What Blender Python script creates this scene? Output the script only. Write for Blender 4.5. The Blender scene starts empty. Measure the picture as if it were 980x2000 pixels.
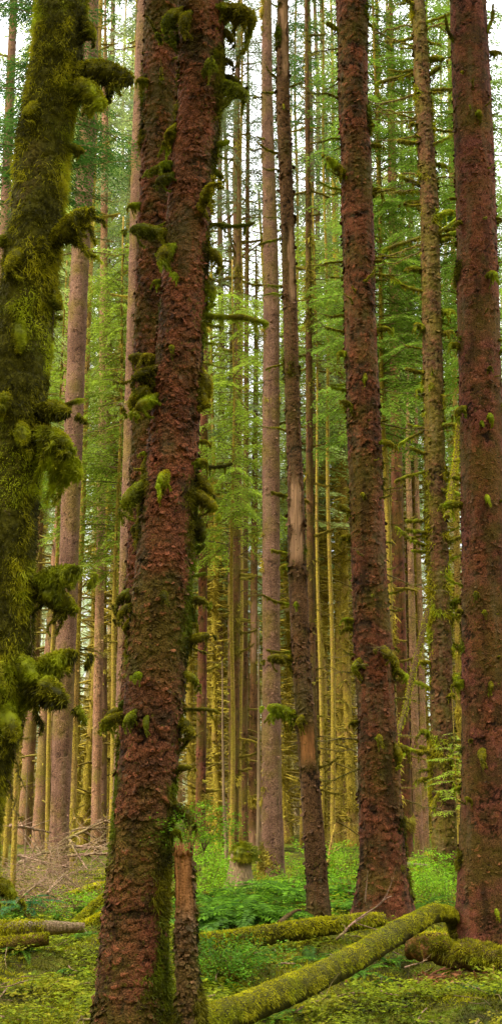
import bpy, math, random
import numpy as np
from mathutils import Vector, Matrix

SEED = 11
R = np.random.default_rng(SEED)
random.seed(SEED)
scene = bpy.context.scene
COL = scene.collection
PI = math.pi

# ------------------------------------------------------------------ camera numbers
F = 2480.0
TH = math.atan(560.0 / F)
CT, ST = math.cos(TH), math.sin(TH)
EYE = 1.55


def P(px, py, Y):
    """world point seen at photo position px,py when it stands at distance Y"""
    u = (px - 490.0) / F
    v = (1000.0 - py) / F
    s = Y / (CT - v * ST)
    return np.array([u * s, Y, EYE + s * (ST + v * CT)])


def px2m(w, py, Y):
    v = (1000.0 - py) / F
    return w / F * Y / (CT - v * ST)


# ------------------------------------------------------------------ noise
def h3(ix, iy, iz, seed=0):
    with np.errstate(over='ignore'):
        n = (ix.astype(np.int64) * 374761393 + iy.astype(np.int64) * 668265263 + iz.astype(np.int64) * 2147483647 + seed * 1274126177) & 0xFFFFFFFF
        n = ((n ^ (n >> 13)) * 1274126177) & 0xFFFFFFFF
        n = ((n ^ (n >> 16)) * 2246822519) & 0xFFFFFFFF
        n = n ^ (n >> 15)
    return (n & 0xFFFFFF) / float(0x1000000)


def vnoise(p, seed=0):
    i = np.floor(p).astype(np.int64)
    f = p - i
    f = f * f * (3 - 2 * f)
    out = 0
    for dx in (0, 1):
        wx = f[..., 0] if dx else 1 - f[..., 0]
        for dy in (0, 1):
            wy = f[..., 1] if dy else 1 - f[..., 1]
            for dz in (0, 1):
                wz = f[..., 2] if dz else 1 - f[..., 2]
                out = out + wx * wy * wz * h3(i[..., 0] + dx, i[..., 1] + dy, i[..., 2] + dz, seed)
    return out


def fbm(p, octv=4, seed=0):
    a, s, t = .5, 0, 0
    for k in range(octv):
        s = s + a * vnoise(p * (2.0 ** k) + 17.3 * k, seed + k)
        t += a
        a *= .55
    return s / t


def worley(u, v, nu, seed):
    """u wraps at nu cells. returns F1, F2, two random numbers of the nearest cell, offset dv"""
    iu = np.floor(u).astype(np.int64)
    iv = np.floor(v).astype(np.int64)
    F1 = np.full(u.shape, 9.)
    F2 = np.full(u.shape, 9.)
    r1 = np.zeros(u.shape)
    r2 = np.zeros(u.shape)
    dv = np.zeros(u.shape)
    z = np.zeros_like(iu)
    for a in (-1, 0, 1):
        for b in (-1, 0, 1):
            cu = iu + a
            cv = iv + b
            w = np.mod(cu, nu)
            ju = h3(w, cv, z, seed)
            jv = h3(w, cv, z, seed + 5)
            du = u - (cu + ju)
            dvv = v - (cv + jv)
            d = np.sqrt(du * du + dvv * dvv)
            near = d < F1
            F2 = np.where(near, F1, np.minimum(F2, d))
            r1 = np.where(near, h3(w, cv, z, seed + 9), r1)
            r2 = np.where(near, h3(w, cv, z, seed + 13), r2)
            dv = np.where(near, dvv, dv)
            F1 = np.where(near, d, F1)
    return F1, F2, r1, r2, dv


def nrm(a):
    return a / np.maximum(np.linalg.norm(a, axis=-1, keepdims=True), 1e-9)


def sstep(a, b, x):
    t = np.clip((x - a) / (b - a), 0, 1)
    return t * t * (3 - 2 * t)


# ------------------------------------------------------------------ mesh collector
class G:
    def __init__(s):
        s.V, s.D, s.Q, s.T, s.qm, s.tm, s.n = [], [], [], [], [], [], 0

    def add(s, v, quads=None, tris=None, mi=0, dat=(.5, 0, 0)):
        v = np.asarray(v, float).reshape(-1, 3)
        d = np.asarray(dat, float)
        if d.ndim == 1:
            d = np.tile(d, (len(v), 1))
        s.V.append(v)
        s.D.append(d)
        if quads is not None and len(quads):
            s.Q.append(np.asarray(quads, np.int64) + s.n)
            s.qm.append(np.full(len(quads), mi))
        if tris is not None and len(tris):
            s.T.append(np.asarray(tris, np.int64) + s.n)
            s.tm.append(np.full(len(tris), mi))
        s.n += len(v)

    def mesh(s, name, mats):
        me = bpy.data.meshes.new(name)
        V = np.concatenate(s.V)
        D = np.concatenate(s.D)
        Q = np.concatenate(s.Q) if s.Q else np.zeros((0, 4), np.int64)
        T = np.concatenate(s.T) if s.T else np.zeros((0, 3), np.int64)
        mi = np.concatenate(s.qm + s.tm) if (s.qm or s.tm) else np.zeros(0)
        me.vertices.add(len(V))
        me.vertices.foreach_set('co', V.astype(np.float32).ravel())
        loops = np.concatenate([Q.ravel(), T.ravel()]).astype(np.int32)
        me.loops.add(len(loops))
        me.loops.foreach_set('vertex_index', loops)
        me.polygons.add(len(Q) + len(T))
        st = np.concatenate([np.arange(len(Q)) * 4, len(Q) * 4 + np.arange(len(T)) * 3]).astype(np.int32)
        me.polygons.foreach_set('loop_start', st)
        me.polygons.foreach_set('material_index', mi.astype(np.int32))
        me.polygons.foreach_set('use_smooth', np.ones(len(Q) + len(T), bool))
        at = me.attributes.new('dat', 'FLOAT_COLOR', 'POINT')
        at.data.foreach_set('color', np.concatenate([D, np.ones((len(D), 1))], 1).astype(np.float32).ravel())
        for m in (mats if isinstance(mats, (list, tuple)) else [mats]):
            me.materials.append(m)
        me.update(calc_edges=True)
        return me

    def build(s, name, mats, parent=None, loc=None):
        return put(name, s.mesh(name, mats), parent, loc)


def put(name, me, parent=None, loc=None, rot=None, scale=None):
    o = bpy.data.objects.new(name, me)
    COL.objects.link(o)
    if parent is not None:
        o.parent = parent
    if loc is not None:
        o.location = [float(c) for c in loc]
    if rot is not None:
        o.rotation_euler = rot
    if scale is not None:
        o.scale = (scale,) * 3 if not hasattr(scale, '__len__') else scale
    return o


def tag(o, label=None, cat=None, group=None, kind=None):
    if label:
        o['label'] = label
    if cat:
        o['category'] = cat
    if group:
        o['group'] = group
    if kind:
        o['kind'] = kind
    return o


def thing(name, label, cat, loc=(0, 0, 0), group=None):
    o = bpy.data.objects.new(name, None)
    COL.objects.link(o)
    o.empty_display_size = .1
    o.location = [float(c) for c in loc]
    return tag(o, label, cat, group)


def tube(g, Pn, rad, n=8, mi=0, dat=(.5, 0, 0), cap=True, lump=0, seed=0):
    Pn = np.asarray(Pn, float)
    m = len(Pn)
    rad = np.broadcast_to(np.asarray(rad, float), (m,))
    T = nrm(np.gradient(Pn, axis=0))
    ref = np.array([0, 0, 1.]) if abs(T[0][2]) < .8 else np.array([1., 0, 0])
    U = np.zeros_like(Pn)
    u = ref - T[0] * (ref @ T[0])
    for k in range(m):
        u = u - T[k] * (u @ T[k])
        u = u / max(np.linalg.norm(u), 1e-9)
        U[k] = u
    W = np.cross(T, U)
    a = np.arange(n) * 2 * PI / n
    rr = rad[:, None] * np.ones((1, n))
    ring = U[:, None, :] * np.cos(a)[None, :, None] + W[:, None, :] * np.sin(a)[None, :, None]
    if lump:
        q = Pn[:, None, :] + ring * rr[..., None]
        rr = rr * (1 + lump * (fbm(q / max(rad.max(), 1e-4) * 1.2, 3, seed) - .5) * 2)
    V = Pn[:, None, :] + ring * rr[..., None]
    i = np.arange(m - 1)[:, None] * n
    j = np.arange(n)[None, :]
    j2 = (j + 1) % n
    Q = np.stack([i + j, i + j2, i + n + j2, i + n + j], -1).reshape(-1, 4)
    V = V.reshape(-1, 3)
    tris = None
    if cap:
        V = np.concatenate([V, Pn[:1], Pn[-1:]])
        jj = np.arange(n)
        tris = np.concatenate([np.stack([np.full(n, m * n), (jj + 1) % n, jj], -1),
                               np.stack([np.full(n, m * n + 1), (m - 1) * n + jj, (m - 1) * n + (jj + 1) % n], -1)])
    g.add(V, Q, tris, mi, dat)
    return Pn, U, W, rr


def blades(g, O, D, L, W, sag=.3, mi=0, tone=None, simple=False):
    O = np.asarray(O, float).reshape(-1, 3)
    n = len(O)
    if n == 0:
        return
    D = nrm(np.broadcast_to(D, (n, 3)))
    L = np.broadcast_to(L, (n,))[:, None]
    W = np.broadcast_to(W, (n,))[:, None]
    if tone is None:
        tone = R.random(n)
    tone = np.broadcast_to(tone, (n,))
    S = nrm(np.cross(D, R.normal(size=(n, 3)))) * W * .5
    dn = np.array([0, 0, -1.]) * L * sag
    if simple:
        V = np.stack([O - S, O + S, O + D * L + dn], 1).reshape(-1, 3)
        dat = np.zeros((n, 3, 3))
        dat[..., 0] = tone[:, None] + np.array([-.12, -.12, .12])
        g.add(V, None, (np.arange(n)[:, None] * 3 + np.arange(3)[None]), mi, dat.reshape(-1, 3))
        return
    mid = O + D * L * .55 + dn * .3
    V = np.stack([O - S, O + S, mid - S * .8, mid + S * .8, O + D * L + dn], 1).reshape(-1, 3)
    b = np.arange(n)[:, None] * 5
    dat = np.zeros((n, 5, 3))
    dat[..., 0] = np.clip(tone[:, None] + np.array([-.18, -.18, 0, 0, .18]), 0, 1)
    g.add(V, b + np.array([[0, 1, 3, 2]]), b + np.array([[2, 3, 4]]), mi, dat.reshape(-1, 3))


def diamonds(g, C, D, N, L, W, mi=0, tone=.5, dat=None):
    """flat leaf: C base, D direction, N approximate normal"""
    n = len(C)
    if n == 0:
        return
    D = nrm(D)
    S = nrm(np.cross(D, N))
    L = np.broadcast_to(L, (n,))[:, None]
    W = np.broadcast_to(W, (n,))[:, None]
    V = np.stack([C, C + D * L * .5 + S * W * .5, C + D * L, C + D * L * .5 - S * W * .5], 1).reshape(-1, 3)
    d = np.zeros((n, 4, 3))
    d[..., 0] = np.broadcast_to(tone, (n,))[:, None]
    g.add(V, np.arange(n)[:, None] * 4 + np.arange(4)[None], None, mi, d.reshape(-1, 3))


# ------------------------------------------------------------------ materials
class NT:
    def __init__(s, name):
        s.m = bpy.data.materials.new(name)
        s.m.use_nodes = True
        s.t = s.m.node_tree
        s.t.nodes.clear()
        s.out = s.t.nodes.new('ShaderNodeOutputMaterial')

    def n(s, typ, **kw):
        nd = s.t.nodes.new(typ)
        for k, v in kw.items():
            setattr(nd, k, v)
        return nd

    def l(s, a, b):
        s.t.links.new(a, b)

    def val(s, sock, v):
        if hasattr(v, 'links') or isinstance(v, bpy.types.NodeSocket):
            s.l(v, sock)
        else:
            sock.default_value = v

    def noise(s, scale, detail=3, coord=None, rough=.55):
        nd = s.n('ShaderNodeTexNoise')
        nd.inputs['Scale'].default_value = scale
        nd.inputs['Detail'].default_value = detail
        nd.inputs['Roughness'].default_value = rough
        s.l(coord, nd.inputs['Vector'])
        return nd.outputs['Fac']

    def math(s, op, a, b=0.0, clamp=False):
        nd = s.n('ShaderNodeMath', operation=op, use_clamp=clamp)
        s.val(nd.inputs[0], a)
        s.val(nd.inputs[1], b)
        return nd.outputs[0]

    def rng(s, x, a, b, c=0., d=1.):
        nd = s.n('ShaderNodeMapRange', interpolation_type='SMOOTHSTEP')
        s.l(x, nd.inputs['Value'])
        for k, v in zip(('From Min', 'From Max', 'To Min', 'To Max'), (a, b, c, d)):
            nd.inputs[k].default_value = v
        return nd.outputs['Result']

    def mix(s, f, a, b, mode='MIX'):
        nd = s.n('ShaderNodeMix', data_type='RGBA', blend_type=mode)
        s.val(nd.inputs[0], f)
        for k, v in ((6, a), (7, b)):
            if isinstance(v, bpy.types.NodeSocket):
                s.l(v, nd.inputs[k])
            else:
                nd.inputs[k].default_value = (*v, 1)
        return nd.outputs[2]

    def dat(s):
        a = s.n('ShaderNodeAttribute', attribute_name='dat')
        sp = s.n('ShaderNodeSeparateColor')
        s.l(a.outputs['Color'], sp.inputs[0])
        return sp.outputs

    def coord(s):
        return s.n('ShaderNodeTexCoord').outputs['Object']

    def world(s):
        return s.n('ShaderNodeNewGeometry').outputs['Position']

    def rand(s):
        return s.n('ShaderNodeObjectInfo').outputs['Random']


def bark(name, c1, c2, dark, moss=(.16, .15, .02), bare=(.42, .24, .13), grain=70, rough=.85, bump=.45, spec=.12, blotch=None, bare_hi=None):
    k = NT(name)
    d = k.dat()
    co = k.world()
    n1 = k.noise(2.2, 3, co)
    n2 = k.noise(grain, 3, co)
    n3 = k.noise(14, 3, co)
    base = k.mix(k.rng(n1, .36, .64), c1, c2)
    base = k.mix(k.rng(n3, .5, .75), base, [min(1, x * 1.5) for x in c2])
    if blotch:
        n4 = k.noise(5.5, 4, co)
        base = k.mix(k.rng(n4, .47, .66), base, blotch)
    base = k.mix(k.rng(d[0], .10, .62, .95, 0), base, dark)
    n5 = k.noise(1.3, 4, co)
    base = k.mix(k.rng(n5, .44, .64, 0, .7), base, [x * .8 for x in moss])
    base = k.mix(k.rng(d[0], .86, 1.0, 0, .5), base, [min(1, x * 1.9) for x in c1])
    base = k.mix(1.0, base, k.mix(k.rng(n2, .3, .7), (.42, .41, .40), (1.6, 1.6, 1.6)), 'MULTIPLY')
    dk = k.noise(31, 4, co)
    base = k.mix(k.rng(dk, .58, .70, 0, .8), base, dark)
    mp = k.n('ShaderNodeMapping')
    mp.inputs['Scale'].default_value = (1, 1, .06)
    k.l(co, mp.inputs['Vector'])
    gr = k.noise(55, 3, mp.outputs[0])
    mp2 = k.n('ShaderNodeMapping')
    mp2.inputs['Scale'].default_value = (1, 1, .12)
    k.l(co, mp2.inputs['Vector'])
    st = k.noise(7, 4, mp2.outputs[0])
    base = k.mix(k.rng(st, .52, .68, 0, .55), base, [x * 2.2 for x in dark])
    base = k.mix(k.rng(st, .46, .34, 0, .30), base, [.5 * a_ + .5 * b_ for a_, b_ in zip(moss, (.22, .17, .12))])
    bw = k.mix(k.rng(gr, .35, .7), [x * .45 for x in bare], bare)
    if bare_hi:
        sz_ = k.n('ShaderNodeSeparateXYZ')
        k.l(co, sz_.inputs[0])
        bw = k.mix(k.rng(sz_.outputs['Z'], 4.2, 4.8), bw, k.mix(k.rng(gr, .35, .7), [x * .55 for x in bare_hi], bare_hi))
    base = k.mix(d[2], base, bw)
    mn = k.noise(26, 3, co)
    ms = k.mix(k.rng(mn, .3, .7), [x * .35 for x in moss], moss)
    mf = k.math('ADD', d[1], k.math('MULTIPLY', k.math('SUBTRACT', n3, .5), .9))
    base = k.mix(k.rng(mf, .42, .62), base, ms)
    fl = k.noise(38, 2, co)
    fz = k.math('ADD', fl, k.math('MULTIPLY', d[1], .25))
    base = k.mix(k.rng(fz, .62, .72, 0, .8), base, ms)
    pl = k.noise(23, 3, co)
    base = k.mix(k.rng(pl, .64, .76, 0, .45), base, (.24, .17, .11))
    b = k.n('ShaderNodeBsdfPrincipled')
    k.l(base, b.inputs['Base Color'])
    b.inputs['Roughness'].default_value = rough
    b.inputs['Specular IOR Level'].default_value = spec
    bp = k.n('ShaderNodeBump')
    bp.inputs['Strength'].default_value = min(1, bump * 1.8)
    bp.inputs['Distance'].default_value = .02
    k.l(n2, bp.inputs['Height'])
    k.l(bp.outputs[0], b.inputs['Normal'])
    k.l(b.outputs[0], k.out.inputs[0])
    return k.m


def leafy(name, lo, hi, trans=.4, var=.3, patch=None, pscale=1.5, obj=.25):
    """two sided foliage / moss fibre: colour by fibre tone, noise patches and object"""
    k = NT(name)
    d = k.dat()
    co = k.world()
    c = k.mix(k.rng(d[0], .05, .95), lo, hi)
    n = k.noise(pscale, 3, co)
    if patch:
        c = k.mix(k.rng(n, .48, .66), c, patch)
    n2 = k.noise(pscale * 5, 2, co)
    v = k.math('ADD', k.rng(n2, .3, .7, 1 - var, 1 + var), k.math('MULTIPLY', k.math('SUBTRACT', k.rand(), .5), obj * 2))
    vv = k.n('ShaderNodeCombineColor')
    for i in range(3):
        k.l(v, vv.inputs[i])
    c = k.mix(1.0, c, vv.outputs[0], 'MULTIPLY')
    df = k.n('ShaderNodeBsdfDiffuse')
    k.l(c, df.inputs['Color'])
    tr = k.n('ShaderNodeBsdfTranslucent')
    k.l(c, tr.inputs['Color'])
    mx = k.n('ShaderNodeMixShader')
    mx.inputs[0].default_value = trans
    k.l(df.outputs[0], mx.inputs[1])
    k.l(tr.outputs[0], mx.inputs[2])
    gl = k.n('ShaderNodeBsdfGlossy')
    gl.inputs['Roughness'].default_value = .45
    gl.inputs['Color'].default_value = (.9, .95, 1, 1)
    m2 = k.n('ShaderNodeMixShader')
    m2.inputs[0].default_value = .008
    k.l(mx.outputs[0], m2.inputs[1])
    k.l(gl.outputs[0], m2.inputs[2])
    k.l(m2.outputs[0], k.out.inputs[0])
    return k.m


M = {}
M['bark_red'] = bark('bark_red', (.225, .070, .033), (.135, .052, .022), (.010, .005, .0025), moss=(.13, .105, .010), grain=90, blotch=(.060, .032, .013))
M['bark_rust'] = bark('bark_rust', (.22, .073, .029), (.175, .056, .037), (.012, .006, .003), moss=(.15, .105, .012), grain=110, blotch=(.095, .048, .015))
M['bark_umber'] = bark('bark_umber', (.15, .062, .027), (.095, .045, .020), (.012, .007, .003), moss=(.17, .14, .012), grain=70, blotch=(.085, .058, .014))
M['bark_brown'] = bark('bark_brown', (.18, .085, .034), (.12, .055, .022), (.014, .009, .004), moss=(.18, .14, .014), bare=(.40, .22, .12))
M['bark_dark'] = bark('bark_dark', (.155, .076, .034), (.10, .050, .021), (.010, .006, .003), moss=(.12, .10, .010), bare=(.52, .22, .075), bare_hi=(.56, .32, .18))
M['bark_grey'] = bark('bark_grey', (.25, .135, .088), (.175, .090, .056), (.05, .026, .018), moss=(.24, .17, .03), grain=60)
M['bark_pink'] = bark('bark_pink', (.36, .19, .11), (.29, .145, .08), (.08, .045, .03), moss=(.30, .23, .04), grain=40)
M['bark_olive'] = bark('bark_olive', (.38, .235, .065), (.28, .16, .045), (.05, .03, .012), moss=(.50, .37, .045), grain=40)
M['bark_moss'] = bark('bark_moss', (.10, .072, .014), (.07, .052, .010), (.010, .008, .003), moss=(.11, .10, .008), grain=60)
M['twig'] = bark('twig', (.20, .14, .06), (.13, .09, .04), (.05, .035, .02), moss=(.24, .20, .02), grain=40)
M['dead_twig'] = bark('dead_twig', (.34, .21, .13), (.24, .13, .085), (.06, .04, .03), moss=(.2, .18, .02), grain=40)
M['pale_twig'] = bark('pale_twig', (.34, .22, .14), (.25, .15, .095), (.10, .07, .05), moss=(.2, .18, .02), grain=40)
M['wood_grey'] = bark('wood_grey', (.40, .31, .22), (.28, .19, .12), (.06, .04, .03), moss=(.2, .18, .02), bare=(.36, .24, .13), grain=60)
M['moss_dark'] = leafy('moss_dark', (.022, .019, .002), (.20, .175, .007), .3, .4, (.15, .18, .006), 2.5)
M['moss_shag'] = leafy('moss_shag', (.036, .032, .002), (.37, .335, .010), .4, .45, (.36, .40, .012), 2.5)
M['moss_floor'] = leafy('moss_floor', (.04, .04, .003), (.42, .39, .011), .3, .4, (.17, .22, .008), 2.2)
M['moss'] = leafy('moss', (.08, .065, .004), (.44, .38, .012), .4, .35, (.33, .40, .012), 3)
M['moss_bright'] = leafy('moss_bright', (.07, .07, .004), (.30, .33, .012), .4, .3, (.36, .32, .015), 3)
M['moss_log'] = leafy('moss_log', (.085, .080, .004), (.62, .57, .014), .35, .3, (.40, .42, .012), 3.5)
M['moss_far'] = leafy('moss_far', (.17, .125, .015), (.55, .43, .05), .4, .3, (.46, .40, .05), .8)
M['needle'] = leafy('needle', (.11, .17, .010), (.38, .50, .045), .55, .4, (.29, .38, .04), .9)
M['needle_mid'] = leafy('needle_mid', (.06, .11, .010), (.27, .41, .045), .5, .4, (.19, .29, .04), .9)
M['needle_dark'] = leafy('needle_dark', (.025, .075, .012), (.10, .22, .03), .45, .3, None, 1)
M['needle_far'] = leafy('needle_far', (.22, .28, .075), (.46, .54, .17), .55, .3, (.36, .48, .08), .35)  # lighter than the near needles, distance haze put into the colour
M['needle_lace'] = leafy('needle_lace', (.10, .13, .06), (.22, .27, .12), .45, .3, (.2, .28, .1), .4)
M['needle_haze'] = leafy('needle_haze', (.46, .54, .34), (.62, .68, .48), .5, .2, (.54, .60, .40), .15)  # palest needles, haze of the far wood put into the leaf colour
M['fern'] = leafy('fern', (.03, .09, .005), (.16, .33, .015), .4, .4, (.09, .19, .02), 2)
M['fern_blue'] = leafy('fern_blue', (.015, .06, .018), (.06, .17, .05), .3, .3, None, 2)
M['leaf'] = leafy('leaf', (.08, .19, .006), (.28, .52, .018), .45, .35, (.22, .34, .02), 2)
M['clover'] = leafy('clover', (.04, .07, .004), (.28, .33, .011), .35, .4, (.30, .26, .015), 1.6)
M['litter'] = leafy('litter', (.06, .025, .010), (.26, .10, .035), .1, .3, None, 3)


def ground_mat():
    k = NT('forest_floor')
    co = k.world()
    d = k.dat()
    n1 = k.noise(1.1, 4, co)
    n2 = k.noise(9, 4, co)
    n3 = k.noise(60, 3, co)
    c = k.mix(k.rng(n1, .38, .6), (.05, .05, .006), (.15, .14, .012))
    c = k.mix(k.rng(n2, .52, .7), c, (.12, .17, .012))
    c = k.mix(k.rng(n2, .44, .3), c, (.07, .045, .018))
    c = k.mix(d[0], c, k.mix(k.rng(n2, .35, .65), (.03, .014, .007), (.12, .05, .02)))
    c = k.mix(1.0, c, k.mix(k.rng(n3, .3, .7), (.45, .45, .45), (1.4, 1.4, 1.4)), 'MULTIPLY')
    b = k.n('ShaderNodeBsdfPrincipled')
    k.l(c, b.inputs['Base Color'])
    b.inputs['Roughness'].default_value = .95
    b.inputs['Specular IOR Level'].default_value = .1
    bp = k.n('ShaderNodeBump')
    bp.inputs['Strength'].default_value = .8
    bp.inputs['Distance'].default_value = .04
    k.l(n3, bp.inputs['Height'])
    k.l(bp.outputs[0], b.inputs['Normal'])
    k.l(b.outputs[0], k.out.inputs[0])
    return k.m


# ------------------------------------------------------------------ terrain
HOLE = P(845, 1905, 12.0)


LOG_A, LOG_B = P(440, 1985, 9.25), P(860, 1784, 12.8)


def tz(x, y):
    x = np.asarray(x, float)
    y = np.asarray(y, float)
    p = np.stack([x, y, np.zeros_like(x)], -1)
    z = .34 * (fbm(p * .30, 3, 3) - .5) + .34 * (fbm(p * 1.3, 3, 8) - .5) + .12 * (fbm(p * 5, 2, 15) - .5)
    z = z * np.clip(1.4 - y / 90, .3, 1)
    z = z - .32 * np.exp(-(((x - HOLE[0]) / .5) ** 2 + ((y - 12.2) / .5) ** 2))
    z = z + .10 * np.exp(-(((x - 1.5) / .7) ** 2 + ((y - 9.8) / .6) ** 2))
    ax, ay = LOG_A[0], LOG_A[1]
    bx, by = LOG_B[0] - ax, LOG_B[1] - ay
    t = np.clip(((x - ax) * bx + (y - ay) * by) / (bx * bx + by * by), 0, 1)
    dd = (x - ax - t * bx) ** 2 + (y - ay - t * by - .05) ** 2
    z = z - .20 * np.exp(-dd / .16)
    far = np.clip((y - 60) / 200, 0, 1)
    return z + 8 * far * far


def gxy(px, py):
    """where the sight line through px,py meets the ground"""
    Y = 20.
    v = (1000.0 - py) / F
    Y = 30.
    for _ in range(12):
        q = P(px, py, Y)
        g = float(tz(q[0], Y))
        # slope of sight line per metre of Y
        sl = (ST + v * CT) / (CT - v * ST)
        Yn = (g - EYE) / sl if sl < -1e-3 else 60
        Y = .5 * Y + .5 * min(max(Yn, 5), 90)
    q = P(px, py, Y)
    return q[0], Y, float(tz(q[0], Y))


def build_ground():
    core_x = np.arange(-6, 6.01, .07)
    ext = 6 + np.cumsum(.07 * 1.13 ** np.arange(1, 54))
    xs = np.concatenate([-ext[::-1], core_x, ext])
    core_y = np.arange(6.5, 32, .08)
    y2 = 32 + np.cumsum(.09 * 1.11 ** np.arange(1, 60))
    y0 = 6.5 - np.cumsum(.1 * 1.2 ** np.arange(1, 28))
    ys = np.concatenate([y0[::-1], core_y, y2])
    X, Y = np.meshgrid(xs, ys)
    Z = tz(X, Y)
    nx, ny = len(xs), len(ys)
    i = np.arange(ny - 1)[:, None] * nx
    j = np.arange(nx - 1)[None]
    Q = np.stack([i + j, i + j + 1, i + nx + j + 1, i + nx + j], -1).reshape(-1, 4)
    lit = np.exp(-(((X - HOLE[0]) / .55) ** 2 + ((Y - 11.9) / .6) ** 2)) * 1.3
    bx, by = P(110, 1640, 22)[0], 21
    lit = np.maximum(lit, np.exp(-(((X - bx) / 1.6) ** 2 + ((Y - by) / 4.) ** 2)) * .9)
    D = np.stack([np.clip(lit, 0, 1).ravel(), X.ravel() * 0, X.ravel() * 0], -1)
    g = G()
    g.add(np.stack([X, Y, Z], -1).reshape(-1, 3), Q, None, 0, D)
    tag(g.build('ground', ground_mat()), kind='structure')


build_ground()


# ------------------------------------------------------------------ pool of mossy branch stubs
def sleeve(g, Pn, rad, n, L=(.02, .05), hang=.05, W=.006, out=.6, droop=.7, simple=False, mi=0):
    Pn = np.asarray(Pn, float)
    t = R.random(n) * (len(Pn) - 1.001)
    k = t.astype(int)
    f = (t - k)[:, None]
    c = Pn[k] * (1 - f) + Pn[k + 1] * f
    r = (np.asarray(rad)[k] * (1 - f[:, 0]) + np.asarray(rad)[k + 1] * f[:, 0])
    T = nrm(Pn[k + 1] - Pn[k])
    nn = R.normal(size=(n, 3))
    nn = nrm(nn - T * (nn * T).sum(1, keepdims=True))
    below = np.clip(-nn[:, 2], 0, 1)
    D = nn * out + np.array([0, 0, -1.]) * (droop * (.4 + below[:, None])) + T * .25 * R.normal(size=(n, 1)) + R.normal(size=(n, 3)) * .45
    Ln = R.uniform(L[0], L[1], n) + hang * below * R.random(n) ** 1.5
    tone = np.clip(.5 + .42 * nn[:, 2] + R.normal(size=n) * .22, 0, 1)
    blades(g, c + nn * r[:, None] * .92, D, Ln, W * R.uniform(.6, 1.5, n), .25, mi, tone, simple)


def curve_pts(L, up, curl, n=9, wob=.02):
    t = np.linspace(0, 1, n)
    p = np.stack([L * t, np.zeros(n), L * (up * t + curl * t * t)], -1)
    w = np.cumsum(R.normal(size=(n, 3)) * wob * L, 0)
    w[0] = 0
    return p + w


POOL = {}


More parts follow.
